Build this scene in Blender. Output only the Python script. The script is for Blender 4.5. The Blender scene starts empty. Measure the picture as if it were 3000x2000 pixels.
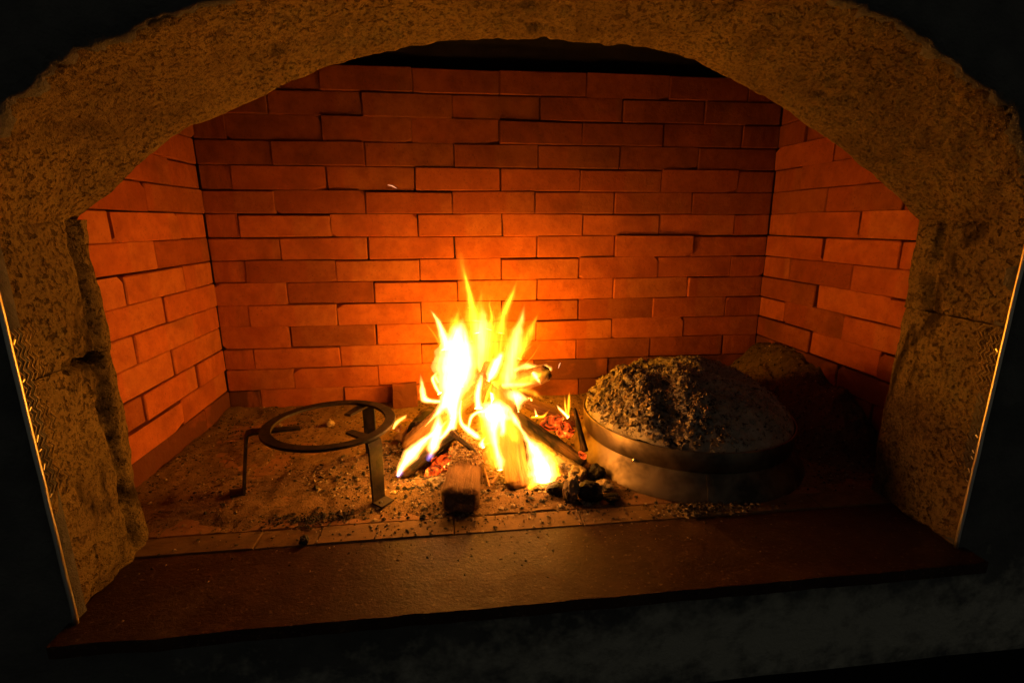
import bpy, bmesh, math, random
from mathutils import Vector, Matrix, noise

random.seed(11)
SC = bpy.context.scene
COL = SC.collection

# ------------------------------------------------------------------ camera
CAM = Vector((0.36376, -1.55831, 0.57103))
RV = Vector((0.99303707, -0.11779562, -0.0012532))
UV = Vector((0.02846668, 0.22962885, 0.97286188))
FV = Vector((0.1143111, 0.96612359, -0.23138321))
FPX = 1455.36
cd = bpy.data.cameras.new('camera')
cam = bpy.data.objects.new('camera', cd)
COL.objects.link(cam)
cam.matrix_world = Matrix(((RV.x, UV.x, -FV.x, CAM.x), (RV.y, UV.y, -FV.y, CAM.y), (RV.z, UV.z, -FV.z, CAM.z), (0, 0, 0, 1)))
cd.sensor_width = 36.0
cd.lens = 17.464
cd.clip_start = 0.02
cd.clip_end = 60
SC.camera = cam

# ------------------------------------------------------------------ world: a dark room
world = bpy.data.worlds.new('World')
SC.world = world
world.use_nodes = True
bg = world.node_tree.nodes['Background']
bg.inputs['Color'].default_value = (1.0, 0.97, 0.80, 1)
bg.inputs['Strength'].default_value = 0.023

# ------------------------------------------------------------------ light of the fire
FIRE_COL = (1.0, 0.34, 0.006)
FIRE_LIGHTS = [((0.385, -0.210, 0.175), 4.6, 0.030),
               ((0.520, -0.200, 0.235), 5.8, 0.028),
               ((0.415, -0.485, 0.135), 0.85, 0.020),
               ((0.570, -0.560, 0.090), 0.50, 0.012),
               ((0.240, -0.560, 0.070), 0.50, 0.012)]
for i, (p, w, r) in enumerate(FIRE_LIGHTS):
    ld = bpy.data.lights.new('fire_light', 'POINT')
    ld.color = FIRE_COL
    ld.energy = w
    ld.shadow_soft_size = r
    lo = bpy.data.objects.new('fire_light', ld)
    lo.location = p
    COL.objects.link(lo)

# ------------------------------------------------------------------ exposure / render
vs = SC.view_settings
vs.view_transform = 'Standard'
vs.look = 'None'
vs.exposure = 0.0
vs.gamma = 1.0
SC.render.engine = 'CYCLES'
cy = SC.cycles
cy.use_denoising = True
cy.max_bounces = 4
cy.diffuse_bounces = 1
cy.transparent_max_bounces = 96
cy.volume_bounces = 0
cy.sample_clamp_indirect = 4.0
cy.volume_max_steps = 256

# ------------------------------------------------------------------ helpers
def ray(px, py):
    return FV + (px - 1500) / FPX * RV - (py - 1000) / FPX * UV
def at(px, py, y=None, z=None, x=None):
    """a photo pixel turned into a point on the plane it touches"""
    d = ray(px, py)
    if y is not None: t = (y - CAM.y) / d.y
    elif z is not None: t = (z - CAM.z) / d.z
    else: t = (x - CAM.x) / d.x
    return CAM + d * t
def px_size(p):
    return (p - CAM).dot(FV) / FPX
def N(v, s=1.0, o=0.0):
    return noise.noise(Vector((v[0] * s + o, v[1] * s + o * 1.7, v[2] * s - o)))
def FB(v, s, o=0.0, n=4):
    return noise.fractal(Vector((v[0] * s + o, v[1] * s - o, v[2] * s + o * 2)), 1.0, 2.0, n)
def smooth(a, b, t):
    t = max(0, min(1, (t - a) / (b - a)))
    return t * t * (3 - 2 * t)

def tag(o, label=None, cat=None, group=None, kind=None):
    if label: o['label'] = label
    if cat: o['category'] = cat
    if group: o['group'] = group
    if kind: o['kind'] = kind
    return o
def empty(name, loc=(0, 0, 0)):
    o = bpy.data.objects.new(name, None)
    o.location = loc
    o.empty_display_size = 0.05
    COL.objects.link(o)
    return o
def link(name, me, mat=None, parent=None):
    o = bpy.data.objects.new(name, me)
    COL.objects.link(o)
    if mat is not None and not me.materials: me.materials.append(mat)
    if parent is not None:
        o.parent = parent
        bpy.context.view_layer.update() if False else None
        o.matrix_parent_inverse = parent.matrix_basis.inverted()
    return o
def mesh(name, vs_, fs, smooth_=True):
    me = bpy.data.meshes.new(name)
    me.from_pydata([tuple(v) for v in vs_], [], fs)
    me.update()
    if smooth_: me.polygons.foreach_set('use_smooth', [True] * len(me.polygons))
    return me
def from_bm(name, bm, smooth_=False):
    me = bpy.data.meshes.new(name)
    bmesh.ops.recalc_face_normals(bm, faces=bm.faces)
    bm.to_mesh(me)
    bm.free()
    if smooth_: me.polygons.foreach_set('use_smooth', [True] * len(me.polygons))
    return me
def grid_faces(nu, nv, closed_u=False):
    fs = []
    for i in range(nu if closed_u else nu - 1):
        i2 = (i + 1) % nu
        for j in range(nv - 1):
            fs.append((i * nv + j, i2 * nv + j, i2 * nv + j + 1, i * nv + j + 1))
    return fs

# ------------------------------------------------------------------ materials
class NT:
    def __init__(self, name):
        self.m = bpy.data.materials.new(name)
        self.m.use_nodes = True
        self.t = self.m.node_tree
        self.b = self.t.nodes['Principled BSDF']
        self.out = self.t.nodes['Material Output']
    def n(self, typ, **kw):
        nd = self.t.nodes.new(typ)
        for k, v in kw.items(): setattr(nd, k, v)
        return nd
    def l(self, a, b): self.t.links.new(a, b)
    def coord(self, which='Object', scale=(1, 1, 1)):
        tc = self.n('ShaderNodeTexCoord')
        mp = self.n('ShaderNodeMapping')
        mp.inputs['Scale'].default_value = scale
        self.l(tc.outputs[which], mp.inputs['Vector'])
        return mp.outputs['Vector']
    def noise(self, vec, scale, detail=5, rough=0.6, dist=0.0):
        nd = self.n('ShaderNodeTexNoise')
        nd.inputs['Scale'].default_value = scale
        nd.inputs['Detail'].default_value = min(detail, 3.5)
        nd.inputs['Roughness'].default_value = rough
        nd.inputs['Distortion'].default_value = dist
        self.l(vec, nd.inputs['Vector'])
        return nd.outputs['Fac']
    def voro(self, vec, scale, rnd=1.0, feature='F1'):
        nd = self.n('ShaderNodeTexVoronoi', feature=feature)
        nd.inputs['Scale'].default_value = scale
        nd.inputs['Randomness'].default_value = rnd
        self.l(vec, nd.inputs['Vector'])
        return nd.outputs['Distance']
    def ramp(self, fac, stops):
        nd = self.n('ShaderNodeValToRGB')
        els = nd.color_ramp.elements
        while len(els) < len(stops): els.new(0.5)
        for e, (p, c) in zip(els, stops):
            e.position = p
            e.color = (c[0], c[1], c[2], 1) if isinstance(c, (tuple, list)) else (c, c, c, 1)
        self.l(fac, nd.inputs['Fac'])
        return nd.outputs['Color']
    def mix(self, fac, a, b, blend='MIX'):
        nd = self.n('ShaderNodeMix', data_type='RGBA', blend_type=blend)
        for s, v in ((nd.inputs['Factor'], fac), (nd.inputs['A'], a), (nd.inputs['B'], b)):
            if hasattr(v, 'links'): self.l(v, s)
            elif isinstance(v, (int, float)) and s.type != 'RGBA': s.default_value = v
            else: s.default_value = (v[0], v[1], v[2], 1)
        return nd.outputs['Result']
    def math(self, op, a, b=0.0, c=None):
        nd = self.n('ShaderNodeMath', operation=op)
        for s, v in zip(nd.inputs, (a, b, c)):
            if v is None: continue
            if hasattr(v, 'links'): self.l(v, s)
            else: s.default_value = v
        return nd.outputs[0]
    def bump(self, h, strength=0.5, dist=0.002):
        nd = self.n('ShaderNodeBump')
        nd.inputs['Strength'].default_value = strength
        nd.inputs['Distance'].default_value = dist
        self.l(h, nd.inputs['Height'])
        self.l(nd.outputs['Normal'], self.b.inputs['Normal'])
    def base(self, c):
        if hasattr(c, 'links'): self.l(c, self.b.inputs['Base Color'])
        else: self.b.inputs['Base Color'].default_value = (c[0], c[1], c[2], 1)
    def rough(self, r):
        if hasattr(r, 'links'): self.l(r, self.b.inputs['Roughness'])
        else: self.b.inputs['Roughness'].default_value = r
        return self

def mat_brick(name, soot=0.0, dim=1.0):
    k = NT(name)
    v = k.coord('Object')
    oi = k.n('ShaderNodeObjectInfo')
    rnd = oi.outputs['Random']
    # offset noise per brick
    add = k.n('ShaderNodeVectorMath', operation='ADD')
    cmb = k.n('ShaderNodeCombineXYZ')
    k.l(k.math('MULTIPLY', rnd, 37.0), cmb.inputs['X'])
    k.l(k.math('MULTIPLY', rnd, 91.0), cmb.inputs['Y'])
    k.l(v, add.inputs[0]); k.l(cmb.outputs[0], add.inputs[1])
    vv = add.outputs[0]
    base = k.ramp(rnd, [(0.0, (0.49, 0.122, 0.030)), (0.35, (0.57, 0.160, 0.040)), (0.65, (0.44, 0.108, 0.028)), (1.0, (0.58, 0.180, 0.046))])
    big = k.noise(vv, 9, 3, 0.5)
    base = k.mix(k.ramp(big, [(0.38, 0.0), (0.62, 1.0)]), base, (0.59, 0.170, 0.042))
    # kiln-stacking mark: one half of some bricks fired paler
    sx = k.n('ShaderNodeSeparateXYZ'); k.l(v, sx.inputs[0])
    r2 = k.math('FRACT', k.math('MULTIPLY', rnd, 13.7))
    edge = k.math('MULTIPLY_ADD', r2, 0.22, -0.11)
    st = k.n('ShaderNodeMapRange', interpolation_type='SMOOTHSTEP')
    k.l(k.math('SUBTRACT', sx.outputs['X'], edge), st.inputs['Value'])
    st.inputs['From Min'].default_value = -0.006; st.inputs['From Max'].default_value = 0.006
    has = k.math('GREATER_THAN', k.math('FRACT', k.math('MULTIPLY', rnd, 57.3)), 0.5)
    pale = k.math('MULTIPLY', k.math('MULTIPLY', st.outputs[0], has), 0.55)
    base = k.mix(pale, base, (0.56, 0.205, 0.058))
    mot = k.noise(vv, 28, 4, 0.7)
    base = k.mix(k.ramp(mot, [(0.40, 0.0), (0.66, 0.55)]), base, (0.34, 0.080, 0.022))
    speck = k.noise(vv, 160, 4, 0.7)
    base = k.mix(k.ramp(speck, [(0.58, 0.0), (0.70, 0.6)]), base, (0.20, 0.06, 0.025))
    sm = k.noise(vv, 5.0, 4, 0.6, 0.5)
    base = k.mix(k.ramp(sm, [(0.52 - 0.35 * soot, 0.0), (0.78 - 0.35 * soot, 0.45 + 0.5 * soot)]), base, (0.10, 0.035, 0.02))
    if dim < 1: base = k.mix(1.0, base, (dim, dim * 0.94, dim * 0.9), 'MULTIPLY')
    k.base(base)
    k.rough(0.85)
    k.b.inputs['Specular IOR Level'].default_value = 0.2
    h = k.math('ADD', k.noise(vv, 90, 6, 0.7), k.math('MULTIPLY', k.noise(vv, 14, 3, 0.5), 1.5))
    k.bump(h, 0.8, 0.0026)
    return k.m

def mat_rough_stone(name, c1, c2, dark, pit_scale=70, stain=0.5, axis_seed=0.0):
    k = NT(name)
    v = k.coord('Object')
    a = k.noise(v, 7, 5, 0.6, 0.3)
    base = k.mix(k.ramp(a, [(0.35, 0.0), (0.65, 1.0)]), c1, c2)
    grain = k.noise(v, 190, 6, 0.75)
    base = k.mix(k.ramp(grain, [(0.34, 0.75), (0.52, 0.0)]), base, dark)
    pits = k.noise(v, pit_scale, 2, 0.5)
    pitm = k.ramp(pits, [(0.565, 0.0), (0.635, 1.0)])
    clus = k.ramp(k.noise(v, 6, 3, 0.6), [(0.40, 0.25), (0.60, 1.0)])
    pf = k.mix(1.0, pitm, clus, 'MULTIPLY')
    base = k.mix(k.math('MULTIPLY', pf, 0.65), base, dark)
    big = k.noise(k.coord('Object', (1, 1, 0.6)), 8.5, 4, 0.75, 0.8)
    base = k.mix(k.ramp(big, [(0.53, 0.0), (0.64, stain)]), base, (dark[0] * 0.7, dark[1] * 0.7, dark[2] * 0.7))
    k.base(base)
    k.rough(0.95)
    k.b.inputs['Specular IOR Level'].default_value = 0.1
    h = k.math('SUBTRACT', k.math('ADD', k.math('MULTIPLY', k.noise(v, 110, 8, 0.8), 1.0), k.math('MULTIPLY', grain, 0.8)), k.math('MULTIPLY', pf, 1.5))
    k.bump(h, 1.0, 0.0042)
    return k.m

def mat_simple(name, c, rough=0.8, c2=None, scale=40, bump=0.3, dist=0.002, metallic=0.0, spec=0.3, lo=0.4, hi=0.65, bscale=None):
    k = NT(name)
    v = k.coord('Object')
    if c2:
        base = k.mix(k.ramp(k.noise(v, scale, 6, 0.65, 0.2), [(lo, 0.0), (hi, 1.0)]), c, c2)
    else: base = c
    k.base(base)
    k.rough(rough)
    k.b.inputs['Metallic'].default_value = metallic
    k.b.inputs['Specular IOR Level'].default_value = spec
    if bump: k.bump(k.noise(v, bscale or scale * 2.3, 8, 0.7), bump, dist)
    return k.m

M = {}
M['brick'] = mat_brick('firebrick')
M['floor_brick'] = mat_simple('dusty_floor_brick', (0.33, 0.16, 0.075), 0.9, (0.22, 0.125, 0.065), 9, 0.6, 0.003, spec=0.1, bscale=90)
M['brick_dim_top'] = mat_brick('falloff_dimmed_firebrick', 0.15, 0.45)  # top courses: falloff of the firelight painted into the brick colour
M['brick_half_dim'] = mat_brick('lightly_dimmed_firebrick', 0.05, 0.66)  # weaker painted falloff, also scattered at random for tone
M['brick_soot'] = mat_brick('sooty_firebrick', 0.9)
M['mortar'] = mat_simple('dark_joint_filler', (0.05, 0.03, 0.02), 0.95, (0.09, 0.05, 0.03), 60)
M['arch'] = mat_rough_stone('rough_arch_render', (0.235, 0.170, 0.060), (0.175, 0.125, 0.045), (0.045, 0.028, 0.013), 140, 0.35)
M['block'] = mat_rough_stone('pillar_stone', (0.25, 0.185, 0.070), (0.18, 0.132, 0.050), (0.035, 0.024, 0.013), 105, 0.85)
M['plaster'] = mat_rough_stone('worn_plaster_and_lit_patch', (0.26, 0.19, 0.075), (0.21, 0.155, 0.06), (0.08, 0.055, 0.025), 60, 0.3)
def mat_front():
    k = NT('grey_front_render')
    v = k.coord('Object')
    base = k.mix(k.ramp(k.noise(v, 7, 4, 0.65), [(0.38, 0.0), (0.66, 1.0)]), (0.10, 0.10, 0.095), (0.17, 0.168, 0.155))
    # paler smear along the lower wall
    tc = k.n('ShaderNodeTexCoord'); mp = k.n('ShaderNodeMapping')
    mp.inputs['Location'].default_value = (-0.95, 0, 1.30)
    mp.inputs['Scale'].default_value = (0.95, 0, 8.0)
    k.l(tc.outputs['Object'], mp.inputs['Vector'])
    ln = k.n('ShaderNodeVectorMath', operation='LENGTH'); k.l(mp.outputs[0], ln.inputs[0])
    m = k.math('ADD', ln.outputs['Value'], k.math('MULTIPLY', k.math('SUBTRACT', k.noise(v, 16, 4, 0.75, 0.0), 0.5), 2.4))
    base = k.mix(k.ramp(m, [(0.25, 1.0), (0.95, 0.0)]), base, (0.46, 0.44, 0.37))
    k.base(base); k.rough(0.95)
    k.b.inputs['Specular IOR Level'].default_value = 0.1
    k.bump(k.math('ADD', k.noise(v, 60, 4, 0.75), k.noise(v, 14, 3, 0.6)), 0.9, 0.006)
    return k.m
M['front'] = mat_front()
M['soot'] = mat_simple('soot_black', (0.012, 0.011, 0.011), 0.95, (0.02, 0.018, 0.016), 20)
def mat_slab():
    k = NT('dark_hearth_stone')
    v = k.coord('Object', (0.85, 1, 1))
    base = k.mix(k.ramp(k.noise(v, 24, 4, 0.7), [(0.38, 0.0), (0.65, 1.0)]), (0.032, 0.014, 0.011), (0.056, 0.025, 0.017))
    smear = k.ramp(k.noise(v, 6.5, 4, 0.7, 1.2), [(0.50, 0.0), (0.72, 0.7)])
    base = k.mix(smear, base, (0.085, 0.048, 0.026))
    dots = k.ramp(k.noise(v, 130, 3, 0.7), [(0.60, 0.0), (0.70, 0.8)])
    base = k.mix(dots, base, (0.16, 0.10, 0.06))
    scr = k.ramp(k.noise(k.coord('Object', (4, 60, 1)), 6, 3, 0.6), [(0.62, 0.0), (0.70, 0.6)])
    base = k.mix(k.math('MULTIPLY', scr, 0.08), base, (0.14, 0.09, 0.05))
    k.base(base)
    k.l(k.math('MULTIPLY_ADD', smear, 0.3, 0.55), k.b.inputs['Roughness'])
    k.b.inputs['Specular IOR Level'].default_value = 0.2
    k.bump(k.math('ADD', k.noise(v, 170, 4, 0.75), k.noise(v, 25, 4, 0.6)), 0.7, 0.0022)
    return k.m
M['slab'] = mat_slab()
M['strip'] = mat_simple('worn_strip_brick', (0.20, 0.115, 0.05), 0.85, (0.13, 0.075, 0.035), 30, 0.4, 0.0015, bscale=140)
M['iron'] = mat_simple('black_iron', (0.020, 0.016, 0.014), 0.7, (0.055, 0.036, 0.024), 35, 0.6, 0.001, metallic=0.4, spec=0.35, bscale=180)
M['bell'] = mat_simple('heat_stained_steel', (0.26, 0.20, 0.135), 0.50, (0.07, 0.052, 0.038), 12, 0.25, 0.0008, metallic=0.85, spec=0.5, bscale=120)
M['rivet'] = mat_simple('bright_rivet', (0.85, 0.8, 0.7), 0.15, metallic=1.0, bump=0)
M['bead'] = mat_simple('galvanised_bead', (0.80, 0.74, 0.62), 0.42, metallic=1.0, bump=0)
M['wire'] = mat_simple('rusty_lath', (0.13, 0.10, 0.07), 0.5, (0.05, 0.035, 0.025), 60, 0.2, 0.0005, metallic=0.7)

def mat_ash(name, c, c2, dark, s=60, b=1.0, bd=0.004):
    k = NT(name)
    v = k.coord('Object')
    base = k.mix(k.ramp(k.noise(v, 11, 6, 0.7, 0.4), [(0.36, 0.0), (0.66, 1.0)]), c, c2)
    base = k.mix(k.ramp(k.noise(v, s * 1.6, 5, 0.75), [(0.55, 0.0), (0.64, 0.9)]), base, dark)
    k.base(base)
    k.rough(1.0)
    k.b.inputs['Specular IOR Level'].default_value = 0.05
    k.bump(k.math('ADD', k.noise(v, s, 9, 0.8), k.noise(v, s * 5, 4, 0.8)), b, bd)
    return k.m
M['ash'] = mat_ash('floor_ash', (0.29, 0.175, 0.085), (0.17, 0.105, 0.055), (0.03, 0.021, 0.015))
M['ash_pale'] = mat_ash('pale_ash', (0.52, 0.46, 0.37), (0.33, 0.28, 0.21), (0.06, 0.05, 0.04), 45)
M['ash_dark'] = mat_ash('cinder_ash', (0.20, 0.14, 0.09), (0.10, 0.07, 0.05), (0.03, 0.022, 0.016), 60)
M['char'] = mat_simple('charcoal', (0.018, 0.015, 0.013), 0.7, (0.075, 0.06, 0.045), 55, 0.9, 0.003, lo=0.5, hi=0.7, bscale=120)
M['ashed_char'] = mat_simple('ash_coated_charcoal', (0.30, 0.22, 0.13), 0.95, (0.05, 0.04, 0.03), 45, 0.9, 0.003, lo=0.48, hi=0.6, bscale=120)
M['fur'] = mat_simple('brown_ash_fur', (0.30, 0.19, 0.09), 1.0, (0.10, 0.06, 0.03), 120, 0)
M['flake'] = mat_simple('ash_flake', (0.42, 0.32, 0.20), 0.95, (0.20, 0.14, 0.085), 140, 0)

def mat_wood(name, c, c2, char_amt):
    k = NT(name)
    v = k.coord('Object', (1, 1, 0.12))
    g = k.noise(v, 120, 5, 0.7, 0.6)
    base = k.mix(k.ramp(g, [(0.35, 0.0), (0.65, 1.0)]), c, c2)
    v2 = k.coord('Object', (1, 1, 0.5))
    ch = k.noise(v2, 16, 5, 0.65, 0.5)
    base = k.mix(k.ramp(ch, [(0.62 - char_amt, 0.0), (0.72 - char_amt, 1.0)]), base, (0.02, 0.016, 0.013))
    k.base(base)
    k.rough(0.9)
    k.b.inputs['Specular IOR Level'].default_value = 0.15
    k.bump(k.math('ADD', g, k.noise(v2, 60, 7, 0.75)), 1.0, 0.004)
    return k.m
M['bark'] = mat_wood('charred_bark', (0.16, 0.085, 0.04), (0.07, 0.04, 0.022), 0.22)
M['wood'] = mat_wood('split_wood', (0.36, 0.19, 0.075), (0.24, 0.12, 0.05), 0.06)
M['wood_dark'] = mat_wood('browned_wood', (0.19, 0.10, 0.045), (0.13, 0.07, 0.032), 0.05)
M['wood_pale'] = mat_wood('pale_split_wood', (0.40, 0.22, 0.085), (0.26, 0.13, 0.05), 0.09)
M['end'] = mat_simple('cut_wood_end', (0.40, 0.22, 0.09), 0.9, (0.12, 0.07, 0.035), 50, 0.7, 0.003)
M['end_dark'] = mat_simple('charred_wood_end', (0.12, 0.070, 0.038), 0.9, (0.26, 0.16, 0.08), 60, 0.9, 0.004)

def mat_ember(name, strength):
    k = NT(name)
    v = k.coord('Object')
    k.base((0.012, 0.008, 0.007)); k.rough(0.95)
    n1 = k.noise(v, 34, 5, 0.6, 0.8)
    glow = k.ramp(n1, [(0.38, 0.0), (0.52, 0.35), (0.66, 1.0)])
    col = k.ramp(n1, [(0.40, (1.0, 0.03, 0.002)), (0.58, (1.0, 0.13, 0.008)), (0.68, (1.0, 0.34, 0.03))])
    k.l(col, k.b.inputs['Emission Color'])
    k.l(k.math('MULTIPLY', glow, strength), k.b.inputs['Emission Strength'])
    k.bump(n1, 0.8, 0.003)
    return k.m
M['ember'] = mat_ember('glowing_ember', 3.4)
M['ember_dim'] = mat_ember('dull_ember', 0.55)

_fl = {}
def mat_flame(density, col=(1.0, 0.34, 0.052), vary=0.45, seed=0.0):
    key = (round(density, 1), col, vary)
    if key in _fl: return _fl[key]
    m = bpy.data.materials.new('flame_gas')
    m.use_nodes = True
    t = m.node_tree
    t.nodes.remove(t.nodes['Principled BSDF'])
    out = t.nodes['Material Output']
    em = t.nodes.new('ShaderNodeEmission')
    em.inputs['Color'].default_value = (*col, 1)
    tc = t.nodes.new('ShaderNodeTexCoord')
    mp = t.nodes.new('ShaderNodeMapping')
    mp.inputs['Scale'].default_value = (1, 1, 0.15)
    mp.inputs['Location'].default_value = (seed, seed * 2, 0)
    t.links.new(tc.outputs['Object'], mp.inputs['Vector'])
    nz = t.nodes.new('ShaderNodeTexNoise')
    nz.inputs['Scale'].default_value = 95
    nz.inputs['Detail'].default_value = 2
    t.links.new(mp.outputs[0], nz.inputs['Vector'])
    mr = t.nodes.new('ShaderNodeMapRange')
    mr.inputs['From Min'].default_value = 0.36
    mr.inputs['From Max'].default_value = 0.64
    mr.inputs['To Min'].default_value = density * (1 - vary)
    mr.inputs['To Max'].default_value = density * (1 + vary)
    t.links.new(nz.outputs['Fac'], mr.inputs['Value'])
    if vary > 0: t.links.new(mr.outputs[0], em.inputs['Strength'])
    else: em.inputs['Strength'].default_value = density
    t.links.new(em.outputs[0], out.inputs['Volume'])
    _fl[key] = m
    return m

# ------------------------------------------------------------------ firebrick walls
XL, XR = -0.337, 1.395
RH = 0.06671
JOINTS = [[-0.243, 0.01, 0.265, 0.513, 0.771, 1.025, 1.28], [-0.133, 0.122, 0.376, 0.632, 0.886, 1.143],
          [-0.25, 0.007, 0.257, 0.51, 0.763, 1.016, 1.273], [-0.136, 0.121, 0.376, 0.63, 0.882, 1.134],
          [-0.25, 0.007, 0.26, 0.514, 0.761, 1.02, 1.273], [-0.14, 0.114, 0.368, 0.621, 0.871, 1.128],
          [-0.248, 0.011, 0.263, 0.519, 0.773, 1.023, 1.276], [-0.14, 0.111, 0.372, 0.627, 0.879, 1.136],
          [-0.243, 0.013, 0.263, 0.514, 0.766, 1.024, 1.276], [-0.134, 0.122, 0.377, 0.63, 0.879, 1.133],
          [-0.249, 0.008, 0.261, 0.514, 0.766, 1.016, 1.272], [-0.138, 0.121, 0.377, 0.627, 0.882, 1.129],
          [-0.251, 0.006, 0.257, 0.506, 0.763, 1.015, 1.273], [-0.138, 0.118, 0.371, 0.622, 0.87, 1.13],
          [-0.248, 0.008, 0.258, 0.513, 0.775, 1.025, 1.272]]
BL, BD, BH = 0.252, 0.060, 0.0660

def brick_mesh(seed, chips):
    rnd = random.Random(seed)
    bm = bmesh.new()
    bmesh.ops.create_cube(bm, size=1.0)
    for v in bm.verts:
        v.co.x *= BL; v.co.y *= BD; v.co.z *= BH
        v.co += Vector((rnd.uniform(-.0016, .0010), rnd.uniform(-.0012, .0012), rnd.uniform(-.0018, .0008)))
    for (sx, sz, a, b) in chips:       # broken arrises: a corner of the face planed off
        n = Vector((sx / a, -1 / 0.012, sz / b)).normalized()
        p = Vector((sx * (BL / 2 - a), -BD / 2, sz * BH / 2))
        r = bmesh.ops.bisect_plane(bm, geom=bm.verts[:] + bm.edges[:] + bm.faces[:], plane_co=p, plane_no=n, clear_outer=True)
        es = [e for e in r['geom_cut'] if isinstance(e, bmesh.types.BMEdge)]
        if es: bmesh.ops.edgeloop_fill(bm, edges=es)
    if not chips:
        bmesh.ops.bevel(bm, geom=bm.edges[:], offset=0.0026, segments=1, affect='EDGES')
    return from_bm('brick', bm)
BRICKS = [brick_mesh(1, []), brick_mesh(2, []), brick_mesh(3, []), brick_mesh(4, []), brick_mesh(9, []),
          brick_mesh(5, [(1, -1, 0.025, 0.010)]), brick_mesh(6, [(-1, 1, 0.02, 0.012)]), brick_mesh(7, [(1, 1, 0.016, 0.016), (-1, -1, 0.012, 0.01)]),
          brick_mesh(8, [(1, -1, 0.040, 0.012)])]
for b in BRICKS: b.materials.append(None)

brng = random.Random(5)
def lay_brick(parent, a, b, row, origin, ax, nrm, mat, big_gap=0.0):
    """a brick between a and b along ax in course row; its face looks along nrm"""
    gap = brng.choice([0.0012, 0.0016, 0.0024, 0.0034, 0.0052]) + big_gap
    L = (b - a) - gap
    hz = BH - brng.choice([0.0, 0.0004, 0.0012, 0.0022, 0.0038])
    z0 = 1.0 - (row + 1) * RH
    me = BRICKS[brng.choices(range(len(BRICKS)), weights=[3, 3, 3, 3, 3, 1, 2, 2, 1])[0]]
    o = bpy.data.objects.new('brick', me)
    COL.objects.link(o)
    o.parent = parent
    proud = brng.gauss(0, 0.0019)
    c = origin + ax * ((a + b) / 2) - nrm * (BD / 2 - proud)
    tilt = brng.gauss(0, 0.0035)
    yaw = brng.gauss(0, 0.010)
    rotm = Matrix((ax, -nrm, Vector((0, 0, 1)))).transposed().to_4x4()
    o.matrix_basis = Matrix.Translation((c.x, c.y, z0 + 0.0003 + hz / 2)) @ rotm @ Matrix.Rotation(yaw, 4, 'Z') @ Matrix.Rotation(tilt * min(1, 0.15 / max(L, 0.03)), 4, 'Y') @ Matrix.Diagonal((L / BL, 1, hz / BH, 1))
    o.material_slots[0].link = 'OBJECT'
    o.material_slots[0].material = mat
    return o

def backing(name, pts, label):
    bm = bmesh.new()
    f = bm.faces.new([bm.verts.new(p) for p in pts[:4]])
    g = bmesh.ops.extrude_face_region(bm, geom=[f])
    off = Vector(pts[4])
    bmesh.ops.translate(bm, verts=[e for e in g['geom'] if isinstance(e, bmesh.types.BMVert)], vec=off)
    o = link(name, from_bm(name, bm), M['mortar'])
    return tag(o, label, 'brick wall', kind='structure')

wb = backing('back_wall', [(XL - .08, 0.022, -0.05), (XR + .08, 0.022, -0.05), (XR + .08, 0.022, 1.0), (XL - .08, 0.022, 1.0), (0, 0.08, 0)],
             'orange firebrick back wall behind the flames')
X, Y = Vector((1, 0, 0)), Vector((0, 1, 0))
for row in range(15):
    js = [XL] + JOINTS[row] + [XR]
    for a, b in zip(js[:-1], js[1:]):
        big = 0.004 if (row, round(a, 3)) in {(7, 0.111), (11, -0.138), (8, 0.514)} else 0.0
        sooty = (row >= 13 and a > 0.42) or (row == 14 and a < -0.3)
        lay_brick(wb, a, b, row, Vector((0, 0, 0)), X, -Y, M['brick_soot'] if sooty else (M['brick_dim_top'] if row < 4 else M['brick_half_dim'] if row < 6 or brng.random() < 0.1 else M['brick']), big)
wl = backing('left_wall', [(XL - 0.022, 0.0, -0.05), (XL - 0.022, -0.68, -0.05), (XL - 0.022, -0.68, 1.0), (XL - 0.022, 0.0, 1.0), (-0.08, 0, 0)],
             'orange firebrick side wall beside the iron trivet')
wr = backing('right_wall', [(XR + 0.022, 0.0, -0.05), (XR + 0.022, -0.68, -0.05), (XR + 0.022, -0.68, 1.0), (XR + 0.022, 0.0, 1.0), (0.08, 0, 0)],
             'orange firebrick side wall beside the ash-covered bell')
for row in range(15):
    ev = row % 2 == 0
    for par, org, nrm, j in ((wl, Vector((XL, 0, 0)), X, [0.152, 0.406, 0.655] if ev else [0.272, 0.526]),
                             (wr, Vector((XR, 0, 0)), -X, [0.124, 0.372, 0.622] if ev else [0.25, 0.5])):
        js = [0.0] + [t + brng.gauss(0, 0.006) for t in j] + [0.675]
        for a, b in zip(js[:-1], js[1:]):
            if b - a < 0.03: continue
            sooty = row >= 14 or (par is wr and row >= 12)
            mm = M['brick_dim_top'] if row < 3 else M['brick_half_dim'] if row < 6 or brng.random() < 0.3 else M['brick']  # side walls: painted falloff in the upper courses, random bricks below
            if par is wl: lay_brick(par, -b, -a, row, org, Y, nrm, M['brick_soot'] if sooty and row == 14 else mm)
            else: lay_brick(par, a, b, row, org, -Y, nrm, M['brick_soot'] if sooty else mm)

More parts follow.
